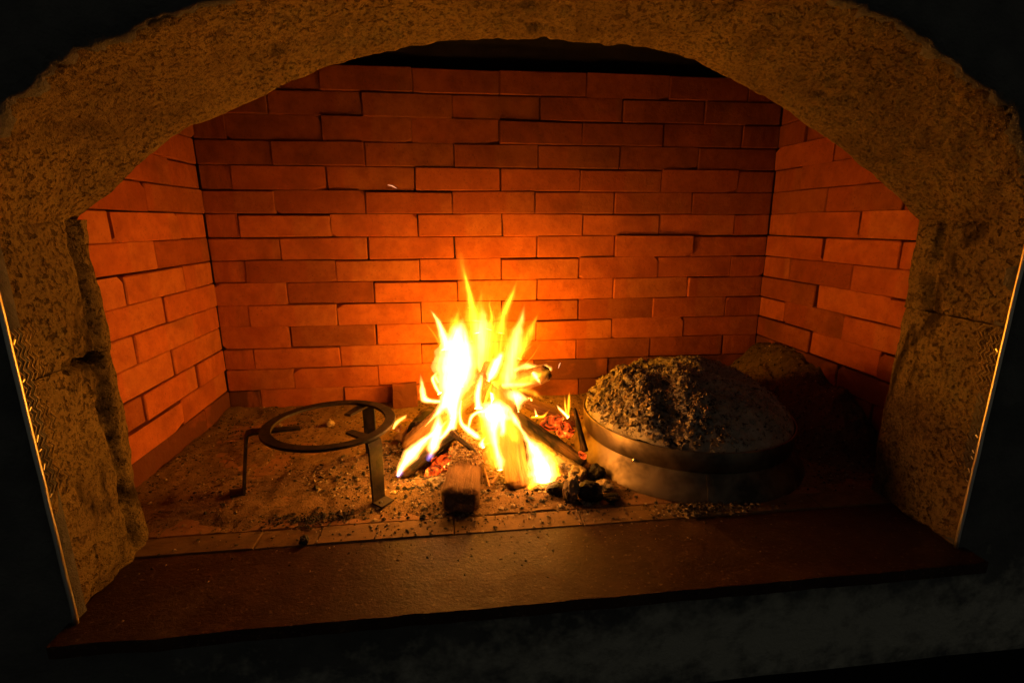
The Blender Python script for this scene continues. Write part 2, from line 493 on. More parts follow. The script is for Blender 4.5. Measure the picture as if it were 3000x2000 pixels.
# smoke hood: sooty throat above the firebox
bm = bmesh.new()
lo = [(XL - .03, 0.03), (XR + .03, 0.03), (XR + .03, -0.70), (XL - .03, -0.70)]
hi = [(0.25, -0.05), (0.80, -0.05), (0.80, -0.45), (0.25, -0.45)]
v0 = [bm.verts.new((x, y, 1.001)) for x, y in lo]
v1 = [bm.verts.new((x, y, 1.50)) for x, y in hi]
v2 = [bm.verts.new((x, y, 2.3)) for x, y in hi]
for q in range(4):
    bm.faces.new((v0[q], v0[(q + 1) % 4], v1[(q + 1) % 4], v1[q]))
    bm.faces.new((v1[q], v1[(q + 1) % 4], v2[(q + 1) % 4], v2[q]))
bm.faces.new(v2)
hood = link('smoke_hood', from_bm('smoke_hood', bm), M['soot'])
tag(hood, 'soot-black smoke hood above the brick firebox', 'hood', kind='structure')

# ------------------------------------------------------------------ hearth floor
bm = bmesh.new()
bmesh.ops.create_cube(bm, size=1.0, matrix=Matrix.Translation((0.529, -0.36, -0.055)) @ Matrix.Diagonal((1.90, 0.73, 0.08, 1)))
floor = link('hearth_floor', from_bm('hearth_floor', bm), M['mortar'])
tag(floor, 'ash-dusted firebrick hearth floor under the fire', 'hearth floor', kind='structure')
def tile_mesh():
    bm = bmesh.new()
    bmesh.ops.create_cube(bm, size=1.0)
    for v in bm.verts: v.co.x *= 0.252; v.co.y *= 0.125; v.co.z *= 0.03
    bmesh.ops.bevel(bm, geom=bm.edges[:], offset=0.002, segments=1, affect='EDGES')
    me = from_bm('floor_brick', bm)
    me.materials.append(None)
    return me
TILE = tile_mesh()
def floor_brick(x0, x1, y0, y1, top, mat, gap=0.003):
    o = bpy.data.objects.new('brick', TILE)
    COL.objects.link(o)
    o.parent = floor
    o.matrix_basis = Matrix.Translation(((x0 + x1) / 2, (y0 + y1) / 2, top - 0.015)) @ Matrix.Rotation(brng.gauss(0, .002), 4, 'Y') @ Matrix.Diagonal(((x1 - x0 - gap) / 0.252, (y1 - y0 - 0.003) / 0.125, 1, 1))
    o.material_slots[0].link = 'OBJECT'
    o.material_slots[0].material = mat
for r in range(6):
    y1 = 0.0 - r * 0.111; y0 = y1 - 0.111
    x = XL - (0.12 if r % 2 else 0.0)
    while x < XR - 0.02:
        floor_brick(max(x, XL), min(x + 0.254, XR), y0, y1, -0.001 + brng.uniform(-.0012, .0008), M['floor_brick'])
        x += 0.254
xs = [-0.235, -0.008, 0.10, 0.352, 0.604, 0.856, 1.108, 1.28]
for a, b in zip(xs[:-1], xs[1:]):
    floor_brick(a, b, -0.724, -0.668, 0.001 + brng.uniform(-.0008, .0008), M['strip'], 0.0012)

# stone slab in front
bm = bmesh.new()
bmesh.ops.create_cube(bm, size=1.0, matrix=Matrix.Translation((0.529, -0.8182, -0.0117)) @ Matrix.Diagonal((1.485, 0.1896, 0.021, 1)))
bmesh.ops.subdivide_edges(bm, edges=[e for e in bm.edges if abs(e.verts[0].co.x - e.verts[1].co.x) > 1], cuts=90, use_grid_fill=True)
for v in bm.verts:
    if v.co.y < -0.9:
        v.co.y += 0.0030 * FB((v.co.x, 0, 0), 9, 3) + 0.0025 * max(0, FB((v.co.x, 0, 0), 30, 1))
    if v.co.z < -0.01: v.co.z += 0.001 * N((v.co.x, v.co.y, 0), 20, 3)
bmesh.ops.bevel(bm, geom=[e for e in bm.edges if abs(e.verts[0].co.x - e.verts[1].co.x) > 0.02 and e.verts[0].co.y < -0.9 and e.verts[1].co.y < -.9 and e.verts[0].co.z > -0.008], offset=0.002, segments=2, affect='EDGES')
slab = link('hearth_slab', from_bm('hearth_slab', bm), M['slab'])
tag(slab, 'dark polished stone slab along the front of the hearth', 'slab')

# ------------------------------------------------------------------ arch, pillars, front wall
def resample(pts, n):
    P = [Vector((a, b)) for a, b in pts]
    d = [0.0]
    for a, b in zip(P[:-1], P[1:]): d.append(d[-1] + (b - a).length)
    out = []
    k = 0
    for i in range(n):
        s = d[-1] * i / (n - 1)
        while k < len(P) - 2 and d[k + 1] < s: k += 1
        t = (s - d[k]) / max(1e-9, d[k + 1] - d[k])
        p0, p1, p2, p3 = P[max(k - 1, 0)], P[k], P[k + 1], P[min(k + 2, len(P) - 1)]
        out.append(0.5 * ((2 * p1) + (p2 - p0) * t + (2 * p0 - 5 * p1 + 4 * p2 - p3) * t * t + (3 * p1 - p0 - 3 * p2 + p3) * t ** 3))
    for _ in range(3):
        out = [out[0]] + [(out[i - 1] + out[i] * 2 + out[i + 1]) / 4 for i in range(1, n - 1)] + [out[-1]]
    return out
INNER = [(-.228, .571), (-.222, .580), (-.206, .594), (-.172, .621), (-.093, .675), (-.042, .708), (.069, .759), (.214, .818), (.311, .842), (.416, .855), (.553, .858), (.666, .854),
         (.759, .838), (.824, .816), (.918, .779), (1.008, .734), (1.104, .679), (1.206, .617), (1.25, .58), (1.268, .568)]
OUTER = [(-.203, .571), (-.192, .62), (-.160, .692), (-.121, .724), (-.068, .758), (-.023, .778), (.047, .806), (.092, .823), (.2, .858), (.33, .888), (.5, .903), (.66, .900), (.8, .880),
         (.902, .859), (.955, .842), (1.021, .817), (1.075, .788), (1.13, .759), (1.190, .718), (1.235, .65), (1.257, .568)]
NU, NV = 420, 46
pi_, po_ = resample(INNER, NU), resample(OUTER, NU)
CEN = Vector((0.52, 0.30))
vs_, H = [], []
rows_v = [('back', 0.10), ('back', 0.05), ('back', 0.02)] + [('in', j / (NV - 1)) for j in range(NV)] + [('front', 0.012), ('front', 0.03)]
for i in range(NU):
    for kind, t in rows_v:
        if kind == 'in':
            p = pi_[i].lerp(po_[i], t); y = -0.66 + (-0.861 + 0.66) * t
            rad = (p - CEN).normalized()
            q = Vector((p.x, y, p.y))
            amp = 0.006 * FB(q, 9, 3.1) + 0.0022 * FB(q, 45, 8.2, 5)
            pit = max(0.0, N(q, 48, 5.5) - 0.30) * max(0.0, N(q, 6, 2.5) + 0.25)
            amp2 = amp + pit * 0.026
            e = smooth(0.07, 0.0, t) * 0.010 + smooth(0.95, 1.0, t) * (0.004 + 0.006 * max(0, FB(q, 40, 1.7)))
            d = amp2 + e
            vs_.append((p.x + rad.x * d, y + 0.002 * FB(q, 30, 6), p.y + rad.y * d))
        else:
            p = pi_[i] if kind == 'back' else po_[i]
            rad = (p - CEN).normalized()
            y = -0.658 if kind == 'back' else -0.862
            q = Vector((p.x, t, p.y))
            vs_.append((p.x + rad.x * (t + 0.012), y + 0.003 * FB(q, 25, 2), p.y + rad.y * (t + 0.012)))
nv = len(rows_v)
me = mesh('arch', vs_, grid_faces(NU, nv))
arch = link('stone_arch', me, M['arch'])
tag(arch, 'rough pitted render arch spanning the top of the firebox', 'arch')
bm = bmesh.new(); bm.from_mesh(me)
# a shallow crack and two gouges in the underside
bm.to_mesh(me); bm.free()

def rough_block(name, x0, x1, y0, y1, z0, z1, sx, parent, seed, groove=None, res=0.0065, mat=None, lip=0.010, cav=False):
    """a stone block whose face towards the opening (sx = +1 or -1) is worked finely, edges rounded"""
    nz_ = max(4, int((z1 - z0) / res)); ny_ = max(4, int((y1 - y0) / res)); nx_ = 8
    vs_, fs = [], []
    xf, xb = (x1, x0) if sx > 0 else (x0, x1)
    # a sheet wrapped: back face (firebox side, y1) -> opening face -> front
    prof = [(xb + (xf - xb) * (0.3 + 0.7 * i / nx_), y1) for i in range(nx_)] + [(xf, y1 + (y0 - y1) * j / ny_) for j in range(ny_ + 1)]
    for kz in range(nz_ + 1):
        z = z0 + (z1 - z0) * kz / nz_
        for (x, y) in prof:
            q = Vector((x, y, z))
            d = 0.007 * FB(q, 8, seed) + 0.0025 * FB(q, 45, seed + 3, 5) - 0.012 * max(0, N(q, 30, seed + 9) - 0.33)
            # rounded arrises
            ez = min(z - z0, z1 - z)
            d -= lip * smooth(0.009, 0.0, ez - 0.004 * N(q, 20, seed)) * smooth(-0.1, 0.2, N((0, y, z), 16, seed + 5))
            dx, dy = sx * d, 0.0
            if cav and abs(x - xf) < 1e-6:   # mortar washed out of the joint
                ej = z1 - z if z1 < 0.4 else z - z0
                win = smooth(-0.79, -0.765, y) * smooth(-0.675, -0.695, y) * smooth(-0.5, 0.1, N((0, y, 0), 40, 3.0))
                dx -= sx * 0.034 * win * smooth(0.012 + 0.006 * N((0, y, 0), 60, 1.0), 0.002, ej)
            if abs(x - xf) < 1e-6:
                ey = y1 - y
                rr = 0.022
                if ey < rr:
                    dx -= sx * rr * (1 - math.sqrt(max(0, 1 - (1 - ey / rr) ** 2)))
                if groove:
                    gy = groove + 0.008 * N((0, 0, z), 14, seed)
                    g = math.exp(-((ey - gy) / 0.009) ** 2) * smooth(-0.35, 0.1, N((1, 0, z), 17, seed + 2) + 0.12)
                    dx -= sx * 0.020 * g
                # smoother where plaster was pressed over the front edge
                fr = smooth(0.075, 0.02, (y - y0) + 0.02 * N(q, 18, seed + 1))
                dx = dx * (1 - 0.8 * fr)
            else:
                dy = d
            vs_.append((x + dx, y + dy, z))
    n = len(prof)
    fs = grid_faces(nz_ + 1, n)
    # caps
    top = list(range(nz_ * n, nz_ * n + n)); bot = list(range(n))
    b = len(vs_)
    for zz, loop in ((z1, top), (z0, bot)):
        vs_ += [(xb, y1, zz), (xb, y0, zz)]
    fs.append(tuple(top + [b + 1, b])); fs.append(tuple(bot[::-1] + [b + 2, b + 3]))
    return link(name, mesh(name, vs_, fs), mat or M['block'], parent)
pl = empty('stone_pillar', (-0.3, -0.76, 0))
rough_block('block', -0.45, -0.209, -0.862, -0.66, 0.0, 0.363, 1, pl, 2.0, 0.050, lip=0.014, cav=True)
rough_block('block', -0.45, -0.209, -0.862, -0.66, 0.3645, 0.577, 1, pl, 7.0, 0.045, lip=0.014, cav=True)
tag(pl, 'rough stone pillar of two blocks carrying the arch beside the trivet', 'pillar', 'pillars of the arch')
pr = empty('stone_pillar', (1.35, -0.76, 0))
rough_block('block', 1.258, 1.50, -0.862, -0.66, 0.0, 0.405, -1, pr, 12.0, None, lip=0.004)
rough_block('block', 1.258, 1.50, -0.862, -0.66, 0.4062, 0.577, -1, pr, 17.0, 0.060, lip=0.005)
tag(pr, 'rough stone pillar of two blocks carrying the arch beside the ash-covered bell', 'pillar', 'pillars of the arch')

# skins on pillar edges: plaster by the trivet, lit patch by the bell
def skin(parent, xf, sx, y0, poly, seed):
    """a ragged plate on the opening face: poly = list of (dy, z) outline"""
    bm = bmesh.new()
    vv = [bm.verts.new((xf - sx * 0.0012, y0 + a, z)) for a, z in poly]
    f = bm.faces.new(vv)
    bmesh.ops.triangulate(bm, faces=[f])
    bmesh.ops.subdivide_edges(bm, edges=bm.edges[:], cuts=9, use_grid_fill=True)
    for v in bm.verts:
        v.co.x += sx * 0.0022 * FB(v.co, 30, seed)
        v.co.y += 0.013 * FB(v.co, 30, seed + 4) if v.is_boundary and v.co.y > y0 + 0.004 else 0
        v.co.z += 0.013 * FB(v.co, 30, seed + 6) if v.is_boundary and v.co.y > y0 + 0.004 else 0
    g = bmesh.ops.extrude_face_region(bm, geom=bm.faces[:])
    bmesh.ops.translate(bm, verts=[e for e in g['geom'] if isinstance(e, bmesh.types.BMVert)], vec=(-sx * 0.008, 0, 0))
    return link('plaster_and_lit_patch', from_bm('plaster_and_lit_patch', bm, True), M['plaster'], parent)
skin(pl, -0.204, 1, -0.866, [(0, 0.012), (0.03, 0.02), (0.062, 0.05), (0.070, 0.10), (0.058, 0.15), (0.045, 0.20), (0.02, 0.205), (0, 0.20)], 1.0)
skin(pr, 1.2545, -1, -0.866, [(0, 0.012), (0.05, 0.015), (0.058, 0.06), (0.052, 0.11), (0.03, 0.128), (0, 0.13)], 3.0)  # added plate for the lit area that firelight leaves on this jamb

# front wall face with the arched opening cut in it
loop = [Vector((-0.2045, -0.03)), Vector((-0.2045, 0.05)), Vector((-0.2045, 0.14)), Vector((-0.2045, 0.24)), Vector((-0.2045, 0.34)), Vector((-0.2045, 0.44)), Vector((-0.2045, 0.52))]
loop += [p.copy() for p in po_]
loop += [Vector((1.258, z)) for z in (0.52, 0.44, 0.34, 0.24, 0.14, 0.05, -0.03)]
loop += [Vector((1.258 - 1.4625 * i / 24, -0.03)) for i in range(1, 24)]
C2 = Vector((0.52, 0.35))
RX0, RX1, RZ0, RZ1 = -3.0, 4.0, -0.243, 2.6
vs_ = []
steps = [-1, 0, 0.012, 0.03, 0.06, 0.1, 0.16, 0.24, 0.34, 0.46, 0.6, 0.8, 1.0]
for p in loop:
    d = p - C2
    ts = []
    if d.x > 1e-6: ts.append((RX1 - C2.x) / d.x)
    if d.x < -1e-6: ts.append((RX0 - C2.x) / d.x)
    if d.y > 1e-6: ts.append((RZ1 - C2.y) / d.y)
    if d.y < -1e-6: ts.append((RZ0 - C2.y) / d.y)
    q = C2 + d * min(ts)
    arched = p.y > 0.53
    for s in steps:
        ss = max(s, 0.0)
        w = p.lerp(q, ss)
        v3 = Vector((w.x, 0, w.y))
        if arched and ss < 0.2:
            rg = 0.006 * FB(v3, 22, 4.4) + 0.005 * FB(v3, 80, 1.4)
            w = w + d.normalized() * (rg * (1 - ss / 0.2) + 0.001)
        y = -0.8685 + 0.004 * FB(v3, 6, 1) + 0.0016 * FB(v3, 30, 2)
        if ss < 0.02 and not arched: y = -0.869
        if s == -1: y = -0.845
        vs_.append((w.x, y, w.y))
ns = len(steps)
fw = link('front_wall', mesh('front_wall', vs_, grid_faces(len(loop), ns, True)), M['front'])
tag(fw, 'dark grey rendered front wall around the arched opening', 'wall', kind='structure')
# underside of the front wall above the log store
bm = bmesh.new()
bm.faces.new([bm.verts.new(p) for p in ((-3.0, -0.868, -0.243), (4.0, -0.868, -0.243), (4.0, -0.2, -0.243), (-3.0, -0.2, -0.243))])
for q in (((-3.0, -0.45, -0.243), (4.0, -0.45, -0.243), (4.0, -0.45, -1.2), (-3.0, -0.45, -1.2)), ((-3.0, -0.45, -1.2), (4.0, -0.45, -1.2), (4.0, -3.0, -1.2), (-3.0, -3.0, -1.2))):
    bm.faces.new([bm.verts.new(p) for p in q])
lt = link('log_store', from_bm('log_store', bm), M['soot'])
tag(lt, 'dark log store recess under the hearth', 'recess', kind='structure')

# ------------------------------------------------------------------ metal corner beads
def tube_mesh(name, pts, r, n=8):
    vs_ = []
    P = [Vector(p) for p in pts]
    for i, p in enumerate(P):
        t = (P[min(i + 1, len(P) - 1)] - P[max(i - 1, 0)]).normalized()
        a = t.cross(Vector((0.31, 0.2, 0.93)))
        if a.length < 0.1: a = t.cross(X)
        a.normalize(); b = t.cross(a)
        rr = r[i] if isinstance(r, (list, tuple)) else r
        for k in range(n):
            an = 2 * math.pi * k / n
            vs_.append(p + (a * math.cos(an) + b * math.sin(an)) * rr)
    fs = []
    for i in range(len(P) - 1):
        for k in range(n):
            fs.append((i * n + k, i * n + (k + 1) % n, (i + 1) * n + (k + 1) % n, (i + 1) * n + k))
    fs.append(tuple(range(n))[::-1]); fs.append(tuple(range((len(P) - 1) * n, len(P) * n)))
    return mesh(name, vs_, fs)
def corner_bead(xf, sx, zlo, zhi, z0, z1, label):
    e = empty('corner_bead', (xf, -0.87, zlo))
    pts = []
    for i in range(40):
        z = zlo + (zhi - zlo) * i / 39
        pts.append((xf + sx * (0.0028 + 0.0006 * N((z, 0, 0), 15)), -0.8705 + 0.0008 * N((0, z, 0), 15, 4), z))
    link('nose', tube_mesh('nose', pts, 0.0034), M['bead'], e)
    # expanded-metal wing lying on the stone
    vs_, fs = [], []
    def bar(p, q, w=0.0006):
        p, q = Vector(p), Vector(q)
        t = (q - p).normalized(); a = t.cross(X).normalized() * w; b = X * w
        o = len(vs_)
        for c in (p, q):
            for s1, s2 in ((1, 1), (1, -1), (-1, -1), (-1, 1)): vs_.append(c + a * s1 + b * s2)
        for k in range(4): fs.append((o + k, o + (k + 1) % 4, o + 4 + (k + 1) % 4, o + 4 + k))
    step = 0.018
    nzc = int((z1 - z0) / step)
    for r in range(nzc):
        for c in range(6):
            if c > 2 and random.random() < 0.15 * c: continue
            z = z0 + r * step; y = -0.868 + c * 0.0070
            xo = xf + sx * (0.0035 + 0.002 * N((0, y, z), 30))
            bar((xo, y, z), (xo, y + 0.0070, z + step / 2))
            bar((xo, y + 0.0070, z + step / 2), (xo, y, z + step))
    link('mesh_wing', mesh('mesh_wing', vs_, fs, False), M['wire'], e)
    # punched lugs that catch the light
    vs_, fs = [], []
    for r in range(int((z1 - z0) / 0.02)):
        if random.random() < 0.45: continue
        z = z0 + 0.02 * r + random.uniform(-.008, .008)
        vs_.clear(); fs.clear()
        bar((xf + sx * 0.004, -0.866, z), (xf + sx * 0.004, -0.862, z + random.uniform(.002, .009)), random.uniform(.0005, .0010))
        link('lug', mesh('lug', vs_, fs, False), M['bead'], e)
    return tag(e, label, 'corner bead', 'metal corner beads')
corner_bead(-0.2045, 1, -0.004, 0.545, 0.205, 0.445, 'shiny metal corner bead on the pillar edge beside the trivet')
corner_bead(1.2555, -1, 0.0, 0.545, 0.13, 0.40, 'shiny metal corner bead on the pillar edge beside the bell')

# ------------------------------------------------------------------ iron trivet
TC, TR, TZ = Vector((0.088, -0.505)), 0.140, 0.150
tv = empty('trivet', (TC.x, TC.y, 0))
def ring_mesh(name, c, z, r0, r1, h, n=72):
    vs_, fs = [], []
    for i in range(n):
        a = 2 * math.pi * i / n
        wob = 0.0012 * N((math.cos(a), math.sin(a), 0), 2, 3)
        for (r, dz) in ((r1, 0), (r1 - .0015, h), (r0 + .0015, h), (r0, 0)):
            vs_.append((c.x + math.cos(a) * (r + wob), c.y + math.sin(a) * (r + wob), z + dz + 0.001 * math.sin(2 * a)))
    for i in range(n):
        j = (i + 1) % n
        for k in range(4):
            fs.append((i * 4 + k, j * 4 + k, j * 4 + (k + 1) % 4, i * 4 + (k + 1) % 4))
    return mesh(name, vs_, fs, False)
link('ring', ring_mesh('ring', TC, TZ - 0.005, TR - 0.024, TR, 0.005), M['iron'], tv)
def strap(name, pts, wdir, w, th, parent, mat):
    """a flat bar bent along pts; wdir = direction of its width"""
    vs_, fs = [], []
    P = [Vector(p) for p in pts]
    wd = Vector(wdir).normalized()
    for i, p in enumerate(P):
        t = (P[min(i + 1, len(P) - 1)] - P[max(i - 1, 0)]).normalized()
        nn = t.cross(wd).normalized()
        ww = w[i] if isinstance(w, list) else w
        for s1, s2 in ((1, 1), (1, -1), (-1, -1), (-1, 1)):
            vs_.append(p + wd * ww / 2 * s1 + nn * th / 2 * s2)
    for i in range(len(P) - 1):
        for k in range(4): fs.append((i * 4 + k, i * 4 + (k + 1) % 4, i * 4 + 4 + (k + 1) % 4, i * 4 + 4 + k))
    fs.append((3, 2, 1, 0)); o = (len(P) - 1) * 4; fs.append((o, o + 1, o + 2, o + 3))
    bm = bmesh.new(); m_ = mesh(name, vs_, fs, False); bm.from_mesh(m_)
    bmesh.ops.recalc_face_normals(bm, faces=bm.faces); bm.to_mesh(m_); bm.free()
    return link(name, m_, mat, parent)
FOOT = [Vector((0.196, -0.596)), Vector((-0.098, -0.528)), Vector((0.148, -0.372))]
for k, f in enumerate(FOOT):
    d = (f - TC).normalized()
    g = f
    side = Vector((-d.y, d.x, 0))
    zt = TZ - 0.008
    if k == 1:
        q = at(721, 1282, z=zt - 0.012); f = Vector((q.x, q.y)); side = Vector((-0.41, 0.91, 0)); d = (f - TC).normalized()
    # horizontal arm under the ring, bend, leg, small foot turned out
    a = TC + d * (TR - 0.078)
    pts = [(a.x, a.y, zt)]
    b = TC + d * ((f - TC).length - 0.012)
    pts += [((TC + d * (TR - 0.015)).x, (TC + d * (TR - 0.015)).y, zt), (b.x, b.y, zt), (f.x - d.x * 0.003, f.y - d.y * 0.003, zt - 0.003), (f.x, f.y, zt - 0.014)]
    wl_ = 0.034 if k != 1 else 0.030
    lg = strap('leg', [(f.x, f.y, zt - 0.012), ((f.x + g.x) / 2, (f.y + g.y) / 2, zt * 0.5), (g.x, g.y, 0.007)], side, [wl_, wl_ * 0.95, wl_ * 0.9], 0.005, tv, M['iron'])
    strap('foot', [(g.x - d.x * .002, g.y - d.y * .002, 0.0085), (g.x + d.x * 0.028, g.y + d.y * 0.028, 0.0075)], side, wl_ * 1.0, 0.004, lg, M['iron'])
    strap('prong', pts, side, [0.017, 0.024, wl_, wl_, wl_], 0.005, tv, M['iron'])
tag(tv, 'round black iron trivet on three flat legs left of the fire', 'trivet')

# ------------------------------------------------------------------ baking bell (lid) heaped with ash
BC = Vector((0.945, -0.412))
bell = empty('baking_bell', (BC.x, BC.y, 0))
def lathe(name, prof, n=96, c=BC, wob=0.0):
    vs_, fs = [], []
    for i in range(n):
        a = 2 * math.pi * i / n
        for (r, z) in prof:
            w = wob * N((math.cos(a) * 2, math.sin(a) * 2, z * 10), 1.3, 2)
            vs_.append((c.x + math.cos(a) * (r + w), c.y + math.sin(a) * (r + w), z))
    return mesh(name, vs_, grid_faces(n, len(prof), True))
link('skirt', lathe('skirt', [(0.284, 0.0), (0.283, 0.004), (0.277, 0.014), (0.268, 0.030), (0.259, 0.045), (0.2515, 0.056), (0.248, 0.061), (0.243, 0.070)], wob=0.002), M['bell'], bell)
band = link('band', lathe('band', [(0.2465, 0.056), (0.2535, 0.0575), (0.2545, 0.060), (0.2560, 0.080), (0.2572, 0.104), (0.2560, 0.106), (0.2535, 0.105), (0.2520, 0.085)], wob=0.0012), M['bell'], bell)
dome = [(0.2500 * math.cos(a), 0.075 + 0.115 * math.sin(a)) for a in [math.pi / 2 * i / 14 for i in range(15)]]
link('dome', lathe('dome', dome), M['iron'], bell)
# rivets and the lap seam of the band
for px, py in ((1858, 1347), (1664 + 300, 1403)):
    pass
def on_bell(px, py, r, zc):
    """nearest point where the pixel ray meets the bell's wall of radius r"""
    d = ray(px, py)
    ox, oy = CAM.x - BC.x, CAM.y - BC.y
    A = d.x ** 2 + d.y ** 2; B_ = ox * d.x + oy * d.y; C_ = ox * ox + oy * oy - r * r
    disc = max(0.0, B_ * B_ - A * C_)
    t = (-B_ - math.sqrt(disc)) / A
    return CAM + d * t
rp = on_bell(1859, 1347, 0.2555, 0.066)
bm = bmesh.new()
bmesh.ops.create_uvsphere(bm, u_segments=12, v_segments=8, radius=0.0055, matrix=Matrix.Translation(rp) @ Matrix.Diagonal((1, 1, 0.9, 1)))
link('rivet', from_bm('rivet', bm, True), M['rivet'], bell)
sa = math.atan2(-0.245, -0.055)
seam = [(BC.x + math.cos(sa) * r, BC.y + math.sin(sa) * r, z) for r, z in ((0.2855, 0.001), (0.2785, 0.014), (0.2695, 0.030), (0.2605, 0.045), (0.2535, 0.055))]
strap('seam', seam, (-math.sin(sa), math.cos(sa), 0), 0.014, 0.0022, bell, M['bell'])
tag(bell, 'metal baking bell with flared skirt and band, right of the fire', 'baking bell')

# ash heaped on the bell
NA, NR = 200, 64
vs_ = []
for i in range(NA):
    a = 2 * math.pi * i / NA
    for j in range(NR):
        t = j / (NR - 1)
        r = 0.2505 * t
        x = BC.x + math.cos(a) * r; y = BC.y + math.sin(a) * r
        z = 0.102 + 0.126 * (1 - t ** 2.3) ** 0.85
        q = Vector((x, y, 0))
        # the side towards the fire is rough with cinders, the far side is fine grey ash
        side = smooth(-0.02, -0.11, (x - BC.x) * 0.9 + (y - BC.y) * 0.25 + 0.035 * N(q, 12, 3))
        fade = smooth(1.02, 0.96, t)
        z += fade * ((0.008 + 0.012 * side) * FB(q, 16, 2, 5) + (0.006 + 0.006 * side) * FB(q, 60, 7, 4) + side * 0.003)
        # hollow between the two heaps
        z -= fade * 0.008 * math.exp(-(((x - BC.x + 0.075) * 0.85 - (y - BC.y) * 0.2) / 0.022) ** 2)
        if t == 0: pass
        vs_.append((x, y, z))
ac = link('bell_ash', mesh('bell_ash', vs_, grid_faces(NA, NR, True)), M['ash_pale'])
tag(ac, 'heap of grey ash and cinders covering the baking bell', 'ash', kind='stuff')

def bits(name, spots, mat, smooth_=False):
    """many small irregular stones in one mesh: spots = (point, size, flatness)"""
    base = [Vector((1, 0, 0)), Vector((-1, 0, 0)), Vector((0, 1, 0)), Vector((0, -1, 0)), Vector((0, 0, 1)), Vector((0, 0, -1))]
    tri = [(0, 2, 4), (2, 1, 4), (1, 3, 4), (3, 0, 4), (2, 0, 5), (1, 2, 5), (3, 1, 5), (0, 3, 5)]
    vs_, fs = [], []
    for p, s, fl in spots:
        an = random.uniform(0, 6.28); ca, sa_ = math.cos(an), math.sin(an)
        st = random.uniform(0.6, 1.7)
        o = len(vs_)
        for b in base:
            v = b * random.uniform(0.65, 1.25)
            vx, vy = v.x * st, v.y
            vs_.append((p[0] + (vx * ca - vy * sa_) * s, p[1] + (vx * sa_ + vy * ca) * s, p[2] + v.z * s * fl))
        fs += [(a + o, b + o, c + o) for a, b, c in tri]
    return link(name, mesh(name, vs_, fs, smooth_), mat)
sp_d, sp_p = [], []
def ash_top(x, y):
    rr = math.hypot(x - BC.x, y - BC.y); t = min(1, rr / 0.2505)
    q = Vector((x, y, 0))
    side = smooth(-0.02, -0.11, (x - BC.x) * 0.9 + (y - BC.y) * 0.25 + 0.035 * N(q, 12, 3))
    fade = smooth(1.02, 0.96, t)
    z = 0.102 + 0.126 * (1 - t ** 2.3) ** 0.85
    z += fade * ((0.008 + 0.012 * side) * FB(q, 16, 2, 5) + (0.006 + 0.006 * side) * FB(q, 60, 7, 4) + side * 0.003)
    z -= fade * 0.008 * math.exp(-(((x - BC.x + 0.075) * 0.85 - (y - BC.y) * 0.2) / 0.022) ** 2)
    return z, side
for _ in range(9000):
    a = random.uniform(0, 6.283); r = 0.245 * math.sqrt(random.random())
    x, y = BC.x + r * math.cos(a), BC.y + r * math.sin(a)
    z, side = ash_top(x, y)
    if random.random() > 0.6 + 0.4 * side: continue
    s = random.choice([0.002, 0.0025, 0.003, 0.004, 0.006]) * (0.7 + 0.7 * side)
    (sp_d if random.random() < 0.55 * side + 0.15 else sp_p).append(((x, y, z + s * 0.3), s, 0.8))
tag(bits('bell_cinders', sp_d, M['ashed_char']), 'dark cinders strewn over the ash on the bell', 'cinders', kind='stuff')
tag(bits('bell_ash_crumbs', sp_p, M['ash_pale']), 'pale ash crumbs strewn over the bell', 'ash crumbs', kind='stuff')

# ------------------------------------------------------------------ ash on the floor and the heap by the right wall
FC = Vector((0.42, -0.47))
def ground(x, y, heap=False):
    q = Vector((x, y, 0))
    dF = math.hypot((x - FC.x) * 0.8, y - FC.y)
    z = 0.0008 + 0.0060 * FB(q, 7, 3.3, 5) + 0.0030 * FB(q, 40, 1.2, 4)
    z += 0.016 * smooth(0.30, 0.05, dF)                          # bed under the fire
    z += 0.008 * smooth(0.10, 0.0, abs(y + 0.02)) + 0.008 * smooth(0.07, 0.0, x - XL)   # swept against the walls
    z += 0.010 * smooth(0.14, 0.03, math.hypot(x - 0.10, y + 0.40)) * (0.5 + 0.5 * N(q, 20))
    # heap against the right wall, behind the bell
    h = 0.205 * math.exp(-((x - 1.40) / 0.125) ** 2) * smooth(-0.66, -0.40, y) * (0.72 + 0.28 * smooth(-0.42, -0.2, y)) * smooth(0.25, -0.12, y)
    h = max(h, 0.150 * math.exp(-((x - 1.36) / 0.17) ** 2 - ((y + 0.18) / 0.20) ** 2))
    if h > 0.003:
        h += (0.012 * FB(q, 18, 9, 5) + 0.006 * FB(q, 60, 4, 4)) * smooth(0.0, 0.06, h)
    if heap: return z + h - 0.012
    # thin near the strip
    z -= 0.005 * smooth(-0.62, -0.664, y)
    return z
def hearth_grid(name, x0, x1, y0, y1, res, mat):
    nx_, ny_ = int((x1 - x0) / res), int((y1 - y0) / res)
    vs_ = []
    for i in range(nx_ + 1):
        for j in range(ny_ + 1):
            x = x0 + (x1 - x0) * i / nx_; y = y0 + (y1 - y0) * j / ny_
            vs_.append((x, y, ground(x, y)))
    return link(name, mesh(name, vs_, grid_faces(nx_ + 1, ny_ + 1)), mat)
vs_ = []
nx_, ny_ = 90, 130
for i in range(nx_ + 1):
    for j in range(ny_ + 1):
        x = 1.06 + (XR - 0.001 - 1.06) * i / nx_; y = -0.665 + 0.664 * j / ny_
        vs_.append((x, y, ground(x, y, True)))
hp = link('ash_heap', mesh('ash_heap', vs_, grid_faces(nx_ + 1, ny_ + 1)), M['ash_dark'])
tag(hp, 'dark heap of old ash banked against the wall behind the bell', 'ash heap', kind='stuff')
fa = hearth_grid('floor_ash', XL + 0.001, XR - 0.001, -0.6655, -0.001, 0.0055, M['ash'])
tag(fa, 'brown wood ash lying over the hearth bricks', 'ash', kind='stuff')

